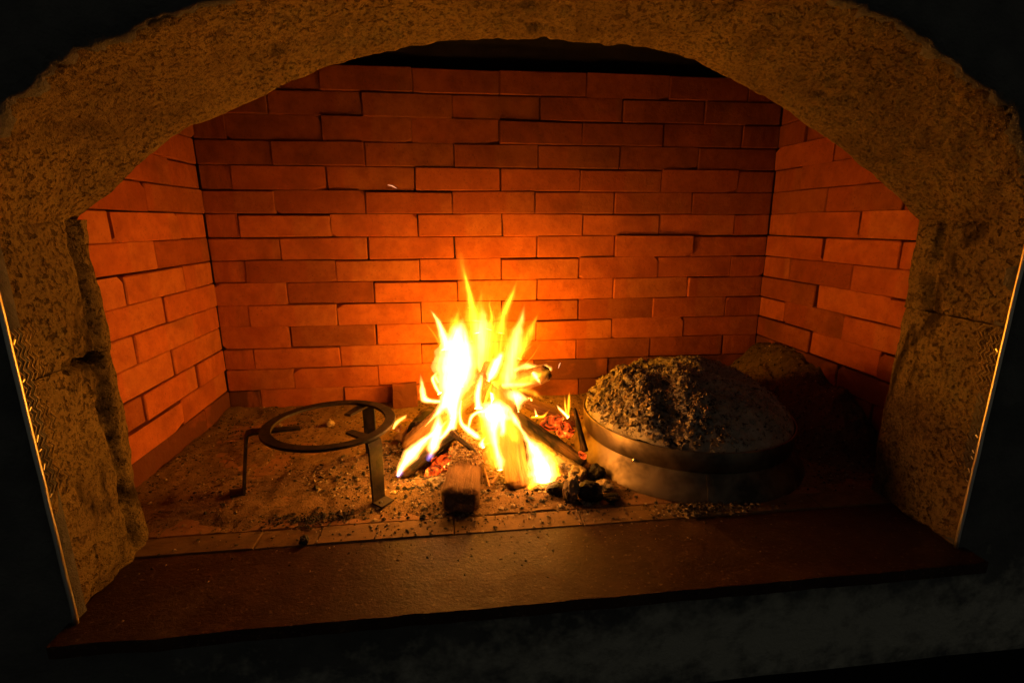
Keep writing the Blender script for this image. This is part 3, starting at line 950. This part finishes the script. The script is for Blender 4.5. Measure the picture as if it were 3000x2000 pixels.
dark, pale = [], []
def gz(x, y):
    return max(ground(x, y), ground(x, y, True) if x > 1.06 else 0.0, 0.0) if y > -0.664 else (0.0015 if y > -0.724 else -0.003)
def in_bell(x, y): return math.hypot(x - BC.x, y - BC.y) < 0.286
for _ in range(24000):
    x = random.uniform(XL + 0.01, XR - 0.01); y = random.uniform(-0.664, -0.01)
    dF = math.hypot((x - FC.x) * 0.75, y - FC.y)
    cl = smooth(-0.15, 0.35, FB((x, y, 0), 8, 5.5, 4))
    dens = 0.10 + 0.55 * cl + 0.7 * smooth(0.32, 0.10, dF)
    if x > 1.18: dens = 0.5
    if random.random() > dens or in_bell(x, y): continue
    s = min(0.009, 0.0007 + abs(random.gauss(0, 0.0010)) + (0.005 * random.random() ** 5 if dF < 0.3 else 0.0035 * random.random() ** 9))
    (dark if random.random() < 0.55 else pale).append(((x, y, gz(x, y) + s * 0.25), s, random.choice([0.35, 0.6, 0.9])))
for _ in range(900):     # strip and slab
    x = random.gauss(0.42, 0.30); y = -0.668 - abs(random.gauss(0, 0.07))
    if not -0.19 < x < 1.2 or y < -0.895: continue
    s = random.choice([0.0009, 0.0012, 0.0018, 0.0026, 0.0035])
    (dark if random.random() < 0.6 else pale).append(((x, y, gz(x, y) + s * 0.4), s, 0.6))
for _ in range(420):     # little spill in front of the bell
    x = random.gauss(0.86, 0.045); y = random.gauss(-0.703, 0.011)
    s = random.choice([0.0018, 0.0025, 0.0035, 0.005])
    dark.append(((x, y, 0.002 + s * 0.4 + 0.006 * random.random()), s, 0.7)) if random.random() < 0.5 else pale.append(((x, y, 0.003 + s * 0.4), s, 0.6))
for _ in range(300):     # sooty drift lying behind the strip
    x = random.gauss(0.075, 0.045); y = random.gauss(-0.640, 0.012)
    s = random.choice([0.002, 0.003, 0.004])
    dark.append(((x, y, gz(x, y) + s * 0.3), s, 0.5))
tag(bits('charcoal_crumbs', dark, M['char']), 'black charcoal crumbs scattered over the hearth', 'charcoal crumbs', kind='stuff')
tag(bits('ash_flakes', pale, M['flake']), 'pale ash flakes scattered over the hearth', 'ash flakes', kind='stuff')

# ------------------------------------------------------------------ logs
def frame(t):
    a = t.cross(Vector((0, 0, 1)))
    if a.length < 0.05: a = X.copy()
    a.normalize()
    return a, a.cross(t).normalized()
def log(name, p0, p1, r0, r1, seed, label, mat, end_mat=None, flats=2, squash=1.0, end_at=0, rough=1.0, bend=0.0, group=None, twist=0.0):
    p0, p1 = Vector(p0), Vector(p1)
    L = (p1 - p0).length
    n, m = 22, max(14, int(L / 0.006))
    rg = random.Random(int(seed * 100))
    cuts = [(rg.uniform(0, 6.28), rg.uniform(0.35, 0.75)) for _ in range(flats)] if flats < 4 else [(math.pi / 2 * q, 0.80) for q in range(4)]
    vs_, fs = [], []
    for i in range(m + 1):
        u = i / m
        z = u * L
        r = r0 + (r1 - r0) * u
        taper = 1 - 0.25 * smooth(0.06, 0.0, u) - 0.25 * smooth(0.94, 1.0, u)
        for k in range(n):
            an = 2 * math.pi * k / n + twist * u
            cx, sy = math.cos(an), math.sin(an)
            rr = 1.0
            for (ca, dd) in cuts:                       # split faces
                c = math.cos(2 * math.pi * k / n - ca)
                if c > 1e-3: rr = min(rr, dd / c)
            q = Vector((cx * 2, sy * 2, z * 18))
            rr *= 1 + rough * (0.16 * FB(q, 1.1, seed) + 0.10 * FB((cx * 5, sy * 5, z * 14), 1.2, seed + 2) - 0.05 * abs(N((cx * 9, sy * 9, z * 22), 1.0, seed)))
            rr *= taper
            bx = bend * math.sin(u * math.pi)
            vs_.append((cx * rr * r + bx, sy * rr * r * squash, z + (0.12 * r * N((cx, sy, u), 3, seed) if i in (0, m) else 0)))
    for i in range(m):
        for k in range(n):
            fs.append((i * n + k, i * n + (k + 1) % n, (i + 1) * n + (k + 1) % n, (i + 1) * n + k))
    fs.append(tuple(range(n))[::-1]); fs.append(tuple(range(m * n, m * n + n)))
    o = link(name, mesh(name, vs_, fs), mat)
    t = (p1 - p0).normalized()
    a, b = frame(t)
    o.matrix_basis = Matrix((( a.x, b.x, t.x, p0.x), (a.y, b.y, t.y, p0.y), (a.z, b.z, t.z, p0.z), (0, 0, 0, 1)))
    tag(o, label, 'stick' if 'stick' in name else 'log', group or 'burning logs')
    if end_mat is not None:
        i = 0 if end_at == 0 else m
        ring = [Vector(vs_[i * n + k]) for k in range(n)]
        c = sum(ring, Vector()) / n
        sgn = -1 if end_at == 0 else 1
        ev, ef = [c + Vector((0, 0, sgn * 0.003))], []
        for f_ in (0.35, 0.7, 0.97):
            for v in ring:
                w = c.lerp(v, f_)
                ev.append(w + Vector((0, 0, sgn * (0.0025 + 0.0035 * FB(w, 60, seed)) * (1 if f_ < 0.9 else 0.2))))
        for k in range(n): ef.append((0, 1 + k, 1 + (k + 1) % n))
        for q in range(2):
            for k in range(n): ef.append((1 + q * n + k, 1 + (q + 1) * n + k, 1 + (q + 1) * n + (k + 1) % n, 1 + q * n + (k + 1) % n))
        e = bpy.data.objects.new('cut_end', mesh('cut_end', ev, ef))
        e.data.materials.append(end_mat)
        COL.objects.link(e)
        e.parent = o
    return o
A = at
# squared timber in front, pointing at the viewer
log('log', (0.364, -0.668, 0.030), (0.392, -0.450, 0.052), 0.047, 0.042, 3.0, 'thick squared log lying towards the front with an ash-furred top', M['wood_dark'], M['end_dark'], 4, 0.72, 0, 0.45)
# leaning logs of the tepee
log('log', (0.236, -0.512, 0.020), A(1338, 1262, y=-0.47), 0.020, 0.017, 5.0, 'bark-covered stick with flames along it, lowest at the left', M['bark'], M['end_dark'], 1, 0.9, 0, 1.2)
log('log', (0.243, -0.405, 0.030), A(1425, 1105, y=-0.42), 0.034, 0.028, 6.0, 'long split log leaning to the right behind the white flames', M['wood_pale'], M['end'], 2, 0.9, 0, 1.0)
log('log', (0.492, -0.590, 0.012), A(1468, 1125, y=-0.44), 0.036, 0.028, 7.0, 'broad split log standing in the middle of the fire leaning back', M['wood_pale'], None, 3, 0.7, 0, 1.0)
log('log', (0.655, -0.520, 0.022), A(1500, 1215, y=-0.43), 0.022, 0.020, 8.0, 'dark bark log slanting down towards the bell', M['bark'], M['end_dark'], 2, 0.9, 0, 1.0)
log('log', (0.648, -0.545, 0.012), A(1545, 1290, y=-0.50), 0.013, 0.016, 9.0, 'pale ashen stick below the dark slanting log', M['ashed_char'], None, 1, 0.9, 0, 1.4)
log('log', A(1716, 1322, y=-0.50), A(1684, 1195, y=-0.43), 0.011, 0.005, 10.0, 'thin upright splinter of bark against the bell', M['bark'], None, 2, 0.6, 0, 1.6)
log('log', A(1540, 1175, y=-0.36), A(1690, 1240, y=-0.40), 0.024, 0.020, 11.0, 'brown split log lying behind the right embers', M['wood'], M['end_dark'], 2, 0.7, 1, 0.6)
log('log', (0.268, -0.352, 0.040), (0.292, -0.235, 0.040), 0.038, 0.036, 12.0, 'short round log behind the flames with its cut end showing', M['bark'], M['end'], 0, 1.0, 0, 0.7)
log('log', (0.205, -0.315, 0.018), (0.232, -0.255, 0.020), 0.020, 0.018, 13.0, 'small charred wood chunk beside the short round log', M['wood'], M['end'], 2, 0.9, 0, 0.8)
log('log', A(1480, 1140, y=-0.40), A(1604, 1092, y=-0.45), 0.030, 0.026, 14.0, 'burning log end jutting out high on the right', M['wood_pale'], M['end'], 2, 0.9, 1, 0.9)
log('log', A(1320, 1262, y=-0.50), A(1412, 1340, y=-0.53), 0.008, 0.007, 15.0, 'thin dark stick lying across the squared log', M['bark'], None, 1, 0.8, 0, 1.2)
log('log', A(1395, 1180, y=-0.43), A(1432, 1060, y=-0.40), 0.018, 0.012, 16.0, 'short stick standing upright at the peak of the logs', M['wood'], None, 2, 0.8, 0, 1.0)

fur = []
for _ in range(900):
    u = 0.42 + 0.58 * random.random() ** 0.8
    p = Vector((0.364, -0.668, 0.030)).lerp(Vector((0.392, -0.450, 0.056)), u)
    w = random.uniform(-0.040, 0.040)
    sz = random.choice([0.0012, 0.0018, 0.0025, 0.004])
    fur.append(((p.x + w, p.y, p.z + 0.0275 - 8.0 * w * w + 0.004 * random.random()), sz, 0.7))
tag(bits('log_ash', fur, M['fur']), 'fuzzy brown ash clinging to the top of the squared log', 'ash', kind='stuff')

# ------------------------------------------------------------------ lumps of charcoal and embers
def lump(name, p, s, seed, mat, label, cat, group, sq=(1, 1, 1)):
    bm = bmesh.new()
    bmesh.ops.create_icosphere(bm, subdivisions=3, radius=1.0)
    for v in bm.verts:
        d = 1 + 0.35 * FB(v.co, 1.1, seed) + 0.12 * FB(v.co, 4.0, seed + 1)
        f = noise.cell_vector(v.co * 1.2 + Vector((seed, 0, 0))).x - 0.5
        v.co = v.co * (d + 0.12 * f)
        v.co = Vector((v.co.x * s * sq[0], v.co.y * s * sq[1], v.co.z * s * sq[2]))
    me = from_bm(name, bm, False)
    o = link(name, me, mat)
    o.location = p
    o.rotation_euler = (0, 0, seed * 1.3)
    return tag(o, label, cat, group)
def fl(px, py, up): 
    p = at(px, py, z=0.0); p.z = up; return p
lump('charcoal_lump', fl(1672, 1466, 0.024), 0.020, 1.0, M['ashed_char'], 'tall ash-coated charcoal lump at the right front of the fire', 'charcoal', 'charcoal lumps', (0.8, 0.8, 1.5))
lump('charcoal_lump', fl(1725, 1462, 0.020), 0.025, 2.0, M['char'], 'large black charcoal lump between the fire and the bell', 'charcoal', 'charcoal lumps', (1.1, 0.9, 0.95))
lump('charcoal_lump', fl(1630, 1448, 0.014), 0.018, 3.0, M['char'], 'black charcoal lump just in front of the right flame', 'charcoal', 'charcoal lumps', (1.3, 0.9, 0.8))
lump('charcoal_lump', fl(1772, 1440, 0.014), 0.017, 4.0, M['ashed_char'], 'ash-streaked charcoal lump touching the skirt of the bell', 'charcoal', 'charcoal lumps', (1.2, 0.8, 0.8))
lump('charcoal_lump', fl(1792, 1468, 0.009), 0.013, 5.0, M['char'], 'flat piece of charcoal nearest the strip by the bell', 'charcoal', 'charcoal lumps', (1.5, 1.0, 0.6))
lump('charcoal_lump', fl(1690, 1412, 0.022), 0.020, 6.0, M['ashed_char'], 'crumbling ash-coated coal under the dark slanting log', 'charcoal', 'charcoal lumps', (1.1, 1.0, 0.9))
lump('charcoal_lump', fl(1745, 1400, 0.016), 0.018, 7.5, M['char'], 'black coal wedged behind the large charcoal lump', 'charcoal', 'charcoal lumps')
lump('charcoal_lump', fl(1280, 1432, 0.012), 0.018, 8.0, M['ashed_char'], 'rounded ash-coated coal beside the squared log', 'charcoal', 'charcoal lumps', (1.3, 0.9, 0.8))
lump('charcoal_lump', fl(1573, 1440, 0.010), 0.013, 9.0, M['ashed_char'], 'small bright coal at the foot of the broad split log', 'charcoal', 'charcoal lumps', (1.4, 1, 0.8))
lump('charcoal_lump', fl(892, 1592, 0.007), 0.0085, 10.0, M['char'], 'small black coal fallen on the front strip', 'charcoal', 'charcoal lumps')
lump('charcoal_lump', fl(1110, 1372, 0.008), 0.012, 11.0, M['ashed_char'], 'small ash-grey coal behind the front trivet leg', 'charcoal', 'charcoal lumps', (1.3, 1, 0.7))
lump('charcoal_lump', fl(968, 1250, 0.010), 0.011, 12.0, M['flake'], 'pale crumb of ash on the floor seen through the trivet ring', 'charcoal', 'charcoal lumps')
lump('charcoal_lump', fl(1238, 1520, 0.004), 0.006, 13.0, M['char'], 'tiny black coal on the strip in front of the squared log', 'charcoal', 'charcoal lumps')
EMB = [('red ember glowing between the left stick and the squared log', at(1275, 1375, y=-0.50), 0.020, (1.4, 0.8, 0.8)),
       ('yellow-hot ember above the rounded coal', at(1300, 1352, y=-0.485), 0.022, (1.3, 0.8, 0.8)),
       ('ember glowing under the crossing stick', at(1345, 1315, y=-0.47), 0.024, (1.2, 0.8, 0.7)),
       ('ember resting against the side of the squared log', at(1325, 1372, y=-0.50), 0.014, (0.8, 0.8, 1.2)),
       ('red ember under the split log on the right', at(1620, 1240, y=-0.44), 0.024, (1.4, 0.8, 0.8)),
       ('striped ember beside the bark splinter', at(1655, 1258, y=-0.45), 0.020, (1.0, 0.8, 1.0)),
       ('small ember at the low end of the dark slanting log', at(1706, 1335, y=-0.52), 0.010, (1, 1, 1)),
       ('ember deep in the heart of the fire', at(1450, 1330, y=-0.45), 0.030, (1.3, 0.8, 0.8)),
       ('ember at the foot of the right flame', at(1610, 1425, y=-0.555), 0.010, (1.4, 1, 0.8)),
       ('dull ember behind the small charred chunk', at(1165, 1252, y=-0.30), 0.013, (1.3, 0.8, 0.8))]
for k, (lb, p, s, sq) in enumerate(EMB):
    lump('ember', p, s, 20.0 + k * 1.7, M['ember'] if k < 9 else M['ember_dim'], lb, 'ember', 'glowing embers', sq)

# charred block leaning against the back wall
bm = bmesh.new()
bmesh.ops.create_cube(bm, size=1.0)
bmesh.ops.subdivide_edges(bm, edges=bm.edges[:], cuts=4, use_grid_fill=True)
for v in bm.verts:
    v.co = Vector((v.co.x * 0.075, v.co.y * 0.03, v.co.z * 0.115))
    v.co += Vector((0.002, 0.002, 0.002)) * FB(v.co, 40, 3)
cb = link('brick_piece', from_bm('brick_piece', bm), M['brick_soot'])
cb.location = (0.203, -0.040, 0.024)
cb.rotation_euler = (math.radians(-8), 0, math.radians(4))
tag(cb, 'grey sooty brick piece leaning on the back wall behind the trivet', 'brick piece')

# straw-like kindling in front of the middle log
for k, (a, b) in enumerate([((1425, 1400), (1478, 1388)), ((1440, 1418), (1470, 1375)), ((1450, 1385), (1488, 1405)), ((1420, 1372), (1436, 1428))]):
    p, q = at(*a, z=0.028), at(*b, z=0.034)
    log('stick', p, q, 0.0035, 0.0025, 40.0 + k, ['pale kindling stick lying flat by the squared log', 'pale kindling stick standing steepest by the squared log', 'pale kindling stick touching the broad split log', 'pale kindling stick nearest the squared log side'][k], M['wood_pale'], None, 1, 0.8, 0, 0.8, group='kindling sticks')

# thin charred sticks poking out of the pile
srng = random.Random(21)
for q in range(12):
    a = srng.uniform(0, 6.283); r = srng.uniform(0.10, 0.17)
    x0, y0 = 0.43 + 1.15 * r * math.cos(a), -0.48 + 0.62 * r * math.sin(a)
    p0 = Vector((x0, y0, gz(x0, y0) + 0.006))
    p1 = Vector((0.43 + srng.uniform(-.05, .05), -0.46 + srng.uniform(-.03, .03), srng.uniform(0.06, 0.13)))
    p1 = p0 + (p1 - p0) * srng.uniform(0.6, 1.0)
    log('charred_stick', p0, p1, srng.uniform(.005, .009), srng.uniform(.003, .006), 70.0 + q, 'thin charred stick in the jumble under the flames', M['bark'], None, 1, 0.8, 0, 1.5, group='charred sticks under the flames')

# ------------------------------------------------------------------ flames
fire = empty('fire', (0.42, -0.47, 0.0))
tag(fire, 'yellow-white flames rising from the burning logs', 'fire')
def tongue_mesh(pts, y, heat, seed, col=None, thick=0.75, vary=0.45, name='flame', parent=None):
    """a tongue of burning gas: pts = (px, py, half width in px) from base to tip, at distance y (or per-point y)"""
    P, W = [], []
    if y > -0.475 and max(p[1] for p in pts) < 1100: y += 0.07          # the tall flames stand at the back of the pile
    for k, p in enumerate(pts):
        yy = p[3] if len(p) > 3 else y
        q = at(p[0], p[1], y=yy)
        P.append(q); W.append(p[2] * px_size(q))
    # resample
    m = 5 * (len(pts) - 1)
    Q, R_ = [], []
    for i in range(m + 1):
        f = i / m * (len(P) - 1); k = min(int(f), len(P) - 2); t = f - k
        p0, p1, p2, p3 = P[max(k - 1, 0)], P[k], P[k + 1], P[min(k + 2, len(P) - 1)]
        Q.append(0.5 * ((2 * p1) + (p2 - p0) * t + (2 * p0 - 5 * p1 + 4 * p2 - p3) * t * t + (3 * p1 - p0 - 3 * p2 + p3) * t ** 3))
        R_.append(W[k] + (W[k + 1] - W[k]) * (t * t * (3 - 2 * t)))
    n = 14
    vs_, fs = [], []
    for i, q in enumerate(Q):
        t = (Q[min(i + 1, m)] - Q[max(i - 1, 0)]).normalized()
        a = t.cross(Y)
        if a.length < 0.1: a = X.copy()
        a.normalize(); b = t.cross(a).normalized()
        for k in range(n):
            an = 2 * math.pi * k / n
            w = 1 + 0.26 * N((math.cos(an) * 1.3, math.sin(an) * 1.3, i * 0.42), 1.2, seed)
            vs_.append(q + a * math.cos(an) * R_[i] * w + b * math.sin(an) * max(R_[i] * thick, 0.0004) * w - fire.location)
    for i in range(m):
        for k in range(n):
            fs.append((i * n + k, i * n + (k + 1) % n, (i + 1) * n + (k + 1) % n, (i + 1) * n + k))
    fs.append(tuple(range(n))[::-1]); fs.append(tuple(range(m * n, m * n + n)))
    rmax = max(R_)
    dens = heat * 0.36 * (2.0 if col[2] < 0.03 else 1.0) / (2 * rmax * thick)
    o = bpy.data.objects.new(name, mesh(name, vs_, fs))
    o.data.materials.append(mat_flame(dens, col or (1.0, 0.34, 0.052), vary, seed))
    COL.objects.link(o)
    o.parent = parent or fire
    return o
def tongue(pts, y, heat, seed, col=None, thick=0.75, vary=0.45):
    big = max(p[2] for p in pts) > 8
    c = col or ((1.0, 0.40, 0.085) if heat > 20 else (1.0, 0.36, 0.05) if heat > 9 else (1.0, 0.30, 0.010))
    shells = ((1.32, 0.12), (1.02, 0.22), (0.74, 0.30), (0.46, 0.40)) if heat > 1.5 else ((1.25, 0.3), (0.85, 0.35), (0.5, 0.35))
    top = None
    for q, (sc_, part) in enumerate(shells):
        ps = [(p[0], p[1], p[2] * sc_) + tuple(p[3:]) for p in pts]
        ext = (0.55, 0.2, -0.1, -0.45)[q]
        (x0, y0), (x1, y1) = pts[-2][:2], pts[-1][:2]
        ps[-1] = (x1 + (x1 - x0) * ext, y1 + (y1 - y0) * ext, ps[-1][2]) + tuple(pts[-1][3:])
        o = tongue_mesh(ps, y, heat * part * 1.25, seed + 0.07 * q, c, thick, 0.75 if big and q else 0.0, 'flame_core' if q else 'flame', top)
        top = top or o
    if heat > 13 and col is None:        # cooler gas round the hot core
        sh = [(p[0], p[1], p[2] * 1.2 + 4.0) + tuple(p[3:]) for p in pts]
        (x0, y0), (x1, y1) = pts[-2][:2], pts[-1][:2]
        sh[-1] = (x1 + (x1 - x0) * 0.5, y1 + (y1 - y0) * 0.5, 1)
        tongue_mesh(sh, y, 0.8, seed + 0.3, (1.0, 0.25, 0.006), thick, 0.0, 'flame_fringe', top)
T = tongue
T([(1322, 1225, 6), (1318, 1165, 26), (1330, 1110, 46), (1336, 1060, 50), (1340, 1010, 40), (1345, 970, 24), (1352, 945, 2)], -0.475, 50, 1)
T([(1350, 1130, 10), (1366, 1080, 20), (1368, 1030, 18), (1364, 990, 8), (1362, 965, 1)], -0.47, 24, 1.2)
T([(1312, 1020, 16), (1300, 985, 12), (1287, 950, 8), (1273, 925, 4), (1264, 912, 1)], -0.46, 30, 2)
T([(1318, 1275, 12), (1326, 1232, 12), (1332, 1190, 13), (1337, 1140, 18), (1345, 1100, 4)], -0.475, 45, 3)
T([(1246, 1248, 1), (1268, 1224, 4), (1290, 1200, 10), (1310, 1170, 18), (1325, 1130, 4)], -0.47, 40, 4)
T([(1257, 1340, 7), (1270, 1303, 15), (1281, 1262, 15), (1284, 1222, 3)], -0.505, 45, 5)
T([(1290, 1285, 5), (1310, 1262, 7), (1330, 1225, 6)], -0.49, 25, 5.5)
T([(1166, 1392, 4), (1178, 1366, 11), (1205, 1330, 17), (1230, 1303, 13), (1258, 1278, 9), (1288, 1255, 5), (1310, 1232, 1)], -0.525, 42, 6)
T([(1164, 1396, 5), (1171, 1385, 8), (1180, 1368, 3)], -0.535, 3.5, 6.5, (0.35, 0.30, 1.0))
T([(1252, 1348, 6), (1260, 1335, 9), (1268, 1322, 3)], -0.512, 3.0, 6.6, (0.5, 0.30, 1.0))
T([(1290, 1176, 5), (1262, 1174, 6), (1244, 1168, 9), (1238, 1148, 8), (1236, 1125, 5), (1233, 1106, 1)], -0.44, 30, 7)
T([(1288, 1152, 5), (1276, 1132, 5), (1268, 1110, 5), (1276, 1097, 2)], -0.44, 22, 8)
T([(1285, 1120, 4), (1278, 1108, 5), (1274, 1098, 1)], -0.445, 16, 8.5)
T([(1408, 1095, 5), (1408, 1055, 20), (1410, 1005, 27), (1413, 960, 26), (1415, 928, 12), (1412, 905, 3)], -0.44, 15, 9)
T([(1398, 975, 12), (1390, 930, 14), (1382, 890, 11), (1374, 855, 8), (1366, 820, 6), (1358, 790, 2)], -0.43, 7.5, 10)
T([(1380, 900, 14), (1370, 850, 17), (1360, 800, 18), (1352, 765, 13), (1346, 735, 3)], -0.42, 0.55, 11, vary=0.3)
T([(1400, 940, 24), (1403, 905, 18), (1408, 875, 9), (1413, 850, 2)], -0.43, 2.2, 12)
T([(1432, 965, 12), (1440, 935, 8), (1438, 910, 5), (1434, 893, 4), (1436, 878, 1)], -0.42, 4.0, 13)
T([(1466, 975, 12), (1474, 930, 12), (1486, 895, 12), (1500, 865, 9), (1511, 832, 2)], -0.42, 3.2, 14)
T([(1478, 920, 8), (1486, 895, 9), (1495, 870, 4)], -0.43, 2.0, 14.5)
T([(1478, 1135, 10), (1490, 1100, 22), (1497, 1060, 20), (1508, 1015, 22), (1514, 978, 17), (1526, 940, 9), (1534, 906, 1)], -0.45, 17, 15)
T([(1520, 1050, 10), (1536, 1010, 16), (1552, 972, 14), (1566, 942, 7), (1574, 925, 1)], -0.43, 3.0, 16)
T([(1431, 1116, 5), (1440, 1096, 13), (1455, 1065, 14), (1466, 1044, 9), (1472, 1034, 2)], -0.465, 40, 17)
T([(1440, 1120, 26), (1446, 1070, 46), (1450, 1010, 50), (1456, 965, 40), (1464, 935, 18), (1468, 915, 4)], -0.41, 2.2, 18, thick=0.5)
T([(1380, 1000, 10), (1378, 950, 24), (1376, 915, 16), (1372, 890, 4)], -0.42, 2.4, 18.5)
T([(1330, 1000, 26), (1335, 950, 26), (1340, 925, 12), (1346, 905, 2)], -0.42, 2.6, 18.7)
T([(1505, 1085, 8), (1540, 1073, 10), (1575, 1078, 8), (1600, 1080, 11), (1611, 1082, 9), (1616, 1084, 2)], -0.45, 12, 19)
T([(1560, 1090, 5), (1568, 1100, 8), (1576, 1112, 5), (1582, 1122, 1)], -0.465, 22, 20)
T([(1470, 1128, 8), (1500, 1127, 10), (1530, 1126, 7), (1560, 1122, 2)], -0.46, 14, 21)
T([(1480, 1140, 10), (1520, 1140, 14), (1560, 1150, 10), (1585, 1165, 2)], -0.44, 2.6, 21.5)
T([(1518, 1206, 3), (1516, 1190, 11), (1514, 1172, 24), (1516, 1158, 34), (1520, 1150, 6)], -0.46, 28, 22)
T([(1466, 1376, 8), (1464, 1350, 13), (1454, 1312, 10), (1446, 1275, 14), (1446, 1240, 24), (1450, 1215, 44), (1456, 1195, 36), (1460, 1178, 8)], -0.585, 60, 23, thick=0.4)
T([(1470, 1290, 4), (1473, 1265, 9), (1474, 1235, 10), (1472, 1210, 4)], -0.53, 24, 23.5)
T([(1590, 1412, 26), (1590, 1385, 34), (1582, 1355, 31), (1568, 1322, 20), (1546, 1288, 9), (1526, 1256, 5), (1508, 1228, 10), (1492, 1202, 6)], -0.575, 60, 24, thick=0.4)
T([(1620, 1405, 8), (1622, 1375, 15), (1615, 1345, 12), (1600, 1322, 3)], -0.575, 9, 24.5)
T([(1512, 1300, 12), (1502, 1270, 22), (1492, 1240, 18), (1486, 1215, 4)], -0.53, 4.0, 25)
T([(1420, 1204, 5), (1398, 1208, 5), (1382, 1220, 5), (1375, 1240, 4), (1372, 1262, 2)], -0.535, 22, 26)
T([(1352, 1172, 3), (1347, 1205, 4), (1352, 1240, 6), (1374, 1260, 9), (1396, 1277, 8), (1406, 1284, 2)], -0.53, 28, 27)
T([(1402, 1195, 9), (1399, 1160, 9), (1404, 1130, 8), (1410, 1105, 3)], -0.50, 30, 28)
T([(1418, 1190, 5), (1430, 1150, 5), (1440, 1125, 2)], -0.48, 5, 28.5)
T([(1430, 1300, 14), (1420, 1260, 22), (1412, 1225, 16), (1408, 1200, 4)], -0.50, 3.6, 29)
T([(1416, 1310, 5), (1412, 1302, 9), (1414, 1290, 4), (1422, 1280, 1)], -0.56, 28, 29.5)
T([(1340, 1160, 12), (1362, 1130, 12), (1380, 1100, 10), (1392, 1080, 3)], -0.45, 5, 30)
T([(1664, 1222, 4), (1652, 1209, 4), (1640, 1198, 3), (1634, 1190, 1)], -0.45, 26, 31)
T([(1664, 1216, 4), (1666, 1190, 5), (1667, 1165, 4), (1668, 1152, 1)], -0.45, 4, 32)
T([(1660, 1212, 3), (1656, 1190, 3), (1655, 1168, 1)], -0.45, 5, 33)
T([(1556, 1222, 3), (1572, 1221, 4), (1592, 1219, 4), (1604, 1206, 1)], -0.465, 5, 34)
T([(1572, 1218, 4), (1569, 1206, 3), (1567, 1198, 1)], -0.465, 12, 34.5)
T([(1153, 1254, 3), (1160, 1240, 6), (1172, 1230, 5), (1184, 1222, 4), (1190, 1216, 1)], -0.33, 14, 35)
T([(1300, 1368, 4), (1312, 1360, 4), (1322, 1350, 1)], -0.52, 10, 36)
T([(1548, 1430, 10), (1560, 1418, 14), (1570, 1405, 8)], -0.60, 5, 37)

# glowing gas in the heart of the fire, with added haze sheets
T([(1455, 1195, 46), (1448, 1160, 40), (1442, 1130, 24), (1438, 1105, 6)], -0.50, 2.2, 50, vary=0.7)
T([(1470, 1200, 18), (1440, 1208, 44), (1420, 1200, 20), (1405, 1190, 5)], -0.57, 18, 51, thick=0.4)
T([(1500, 1410, 30), (1490, 1350, 60), (1475, 1280, 70), (1462, 1220, 60), (1450, 1180, 20)], -0.60, 1.2, 52, thick=0.25, vary=0.6)  # added haze sheet before the logs, giving them an orange glow
T([(1500, 1138, 14), (1530, 1116, 22), (1560, 1106, 20), (1588, 1096, 12), (1610, 1084, 2)], -0.485, 2.6, 56)
T([(1452, 1130, 14), (1470, 1110, 18), (1486, 1080, 12), (1494, 1050, 2)], -0.48, 3.0, 57)
T([(1215, 1340, 10), (1245, 1300, 18), (1280, 1262, 18), (1305, 1230, 4)], -0.50, 1.6, 58)
T([(1480, 1400, 20), (1455, 1340, 36), (1440, 1290, 34), (1430, 1250, 10)], -0.50, 3.4, 53, vary=0.7)
T([(1300, 1300, 16), (1310, 1260, 26), (1330, 1220, 26), (1345, 1185, 10)], -0.45, 3.2, 54, vary=0.7)
T([(1640, 1390, 10), (1610, 1350, 22), (1580, 1310, 22), (1560, 1280, 6)], -0.55, 2.6, 55, vary=0.7)
T([(1415, 1160, 80), (1418, 1080, 112), (1425, 990, 104), (1424, 920, 66), (1410, 850, 22), (1400, 800, 4)], -0.37, 0.30, 59, thick=0.4)  # added glow sheet round the tall flames, orange haze between the tongues
frng = random.Random(77)
for q in range(34):
    x = frng.uniform(1292, 1560); y0 = 1000 + 110 * frng.random() + 0.22 * abs(x - 1420)
    L = frng.uniform(50, 120) * (1.25 if abs(x - 1400) < 70 else 0.8)
    lean = (x - 1420) * 0.28 + frng.uniform(-16, 16)
    w = frng.uniform(2, 6)
    T([(x, y0, w * 0.5), (x + lean * 0.2 + frng.uniform(-5, 5), y0 - L * 0.33, w), (x + lean * 0.55 + frng.uniform(-7, 7), y0 - L * 0.66, w * 0.7), (x + lean + frng.uniform(-5, 5), y0 - L, 0.6)],
      frng.uniform(-0.47, -0.38), frng.uniform(0.3, 1.3), 60 + q, thick=0.9, vary=0.0)

# two sparks in the air
for (px, py, dx, dy, y, lb) in ((1149, 547, 13, 5, -0.10, 'tiny spark floating high before the left of the back wall'), (1639, 1070, -3, 8, -0.30, 'tiny spark floating just right of the flames')):
    p, q = at(px - dx, py - dy, y=y), at(px + dx, py + dy, y=y)
    mid = (p + q) / 2 + Vector((0, 0, 0.002))
    k = NT('spark_glow')
    k.base((0.1, 0.03, 0.01))
    k.b.inputs['Emission Color'].default_value = (1.0, 0.45, 0.22, 1)
    k.b.inputs['Emission Strength'].default_value = 1.1
    o = link('spark', tube_mesh('spark', [p, mid, q], [0.0006, 0.0016, 0.0006], 6), k.m)
    tag(o, lb, 'spark', 'sparks')
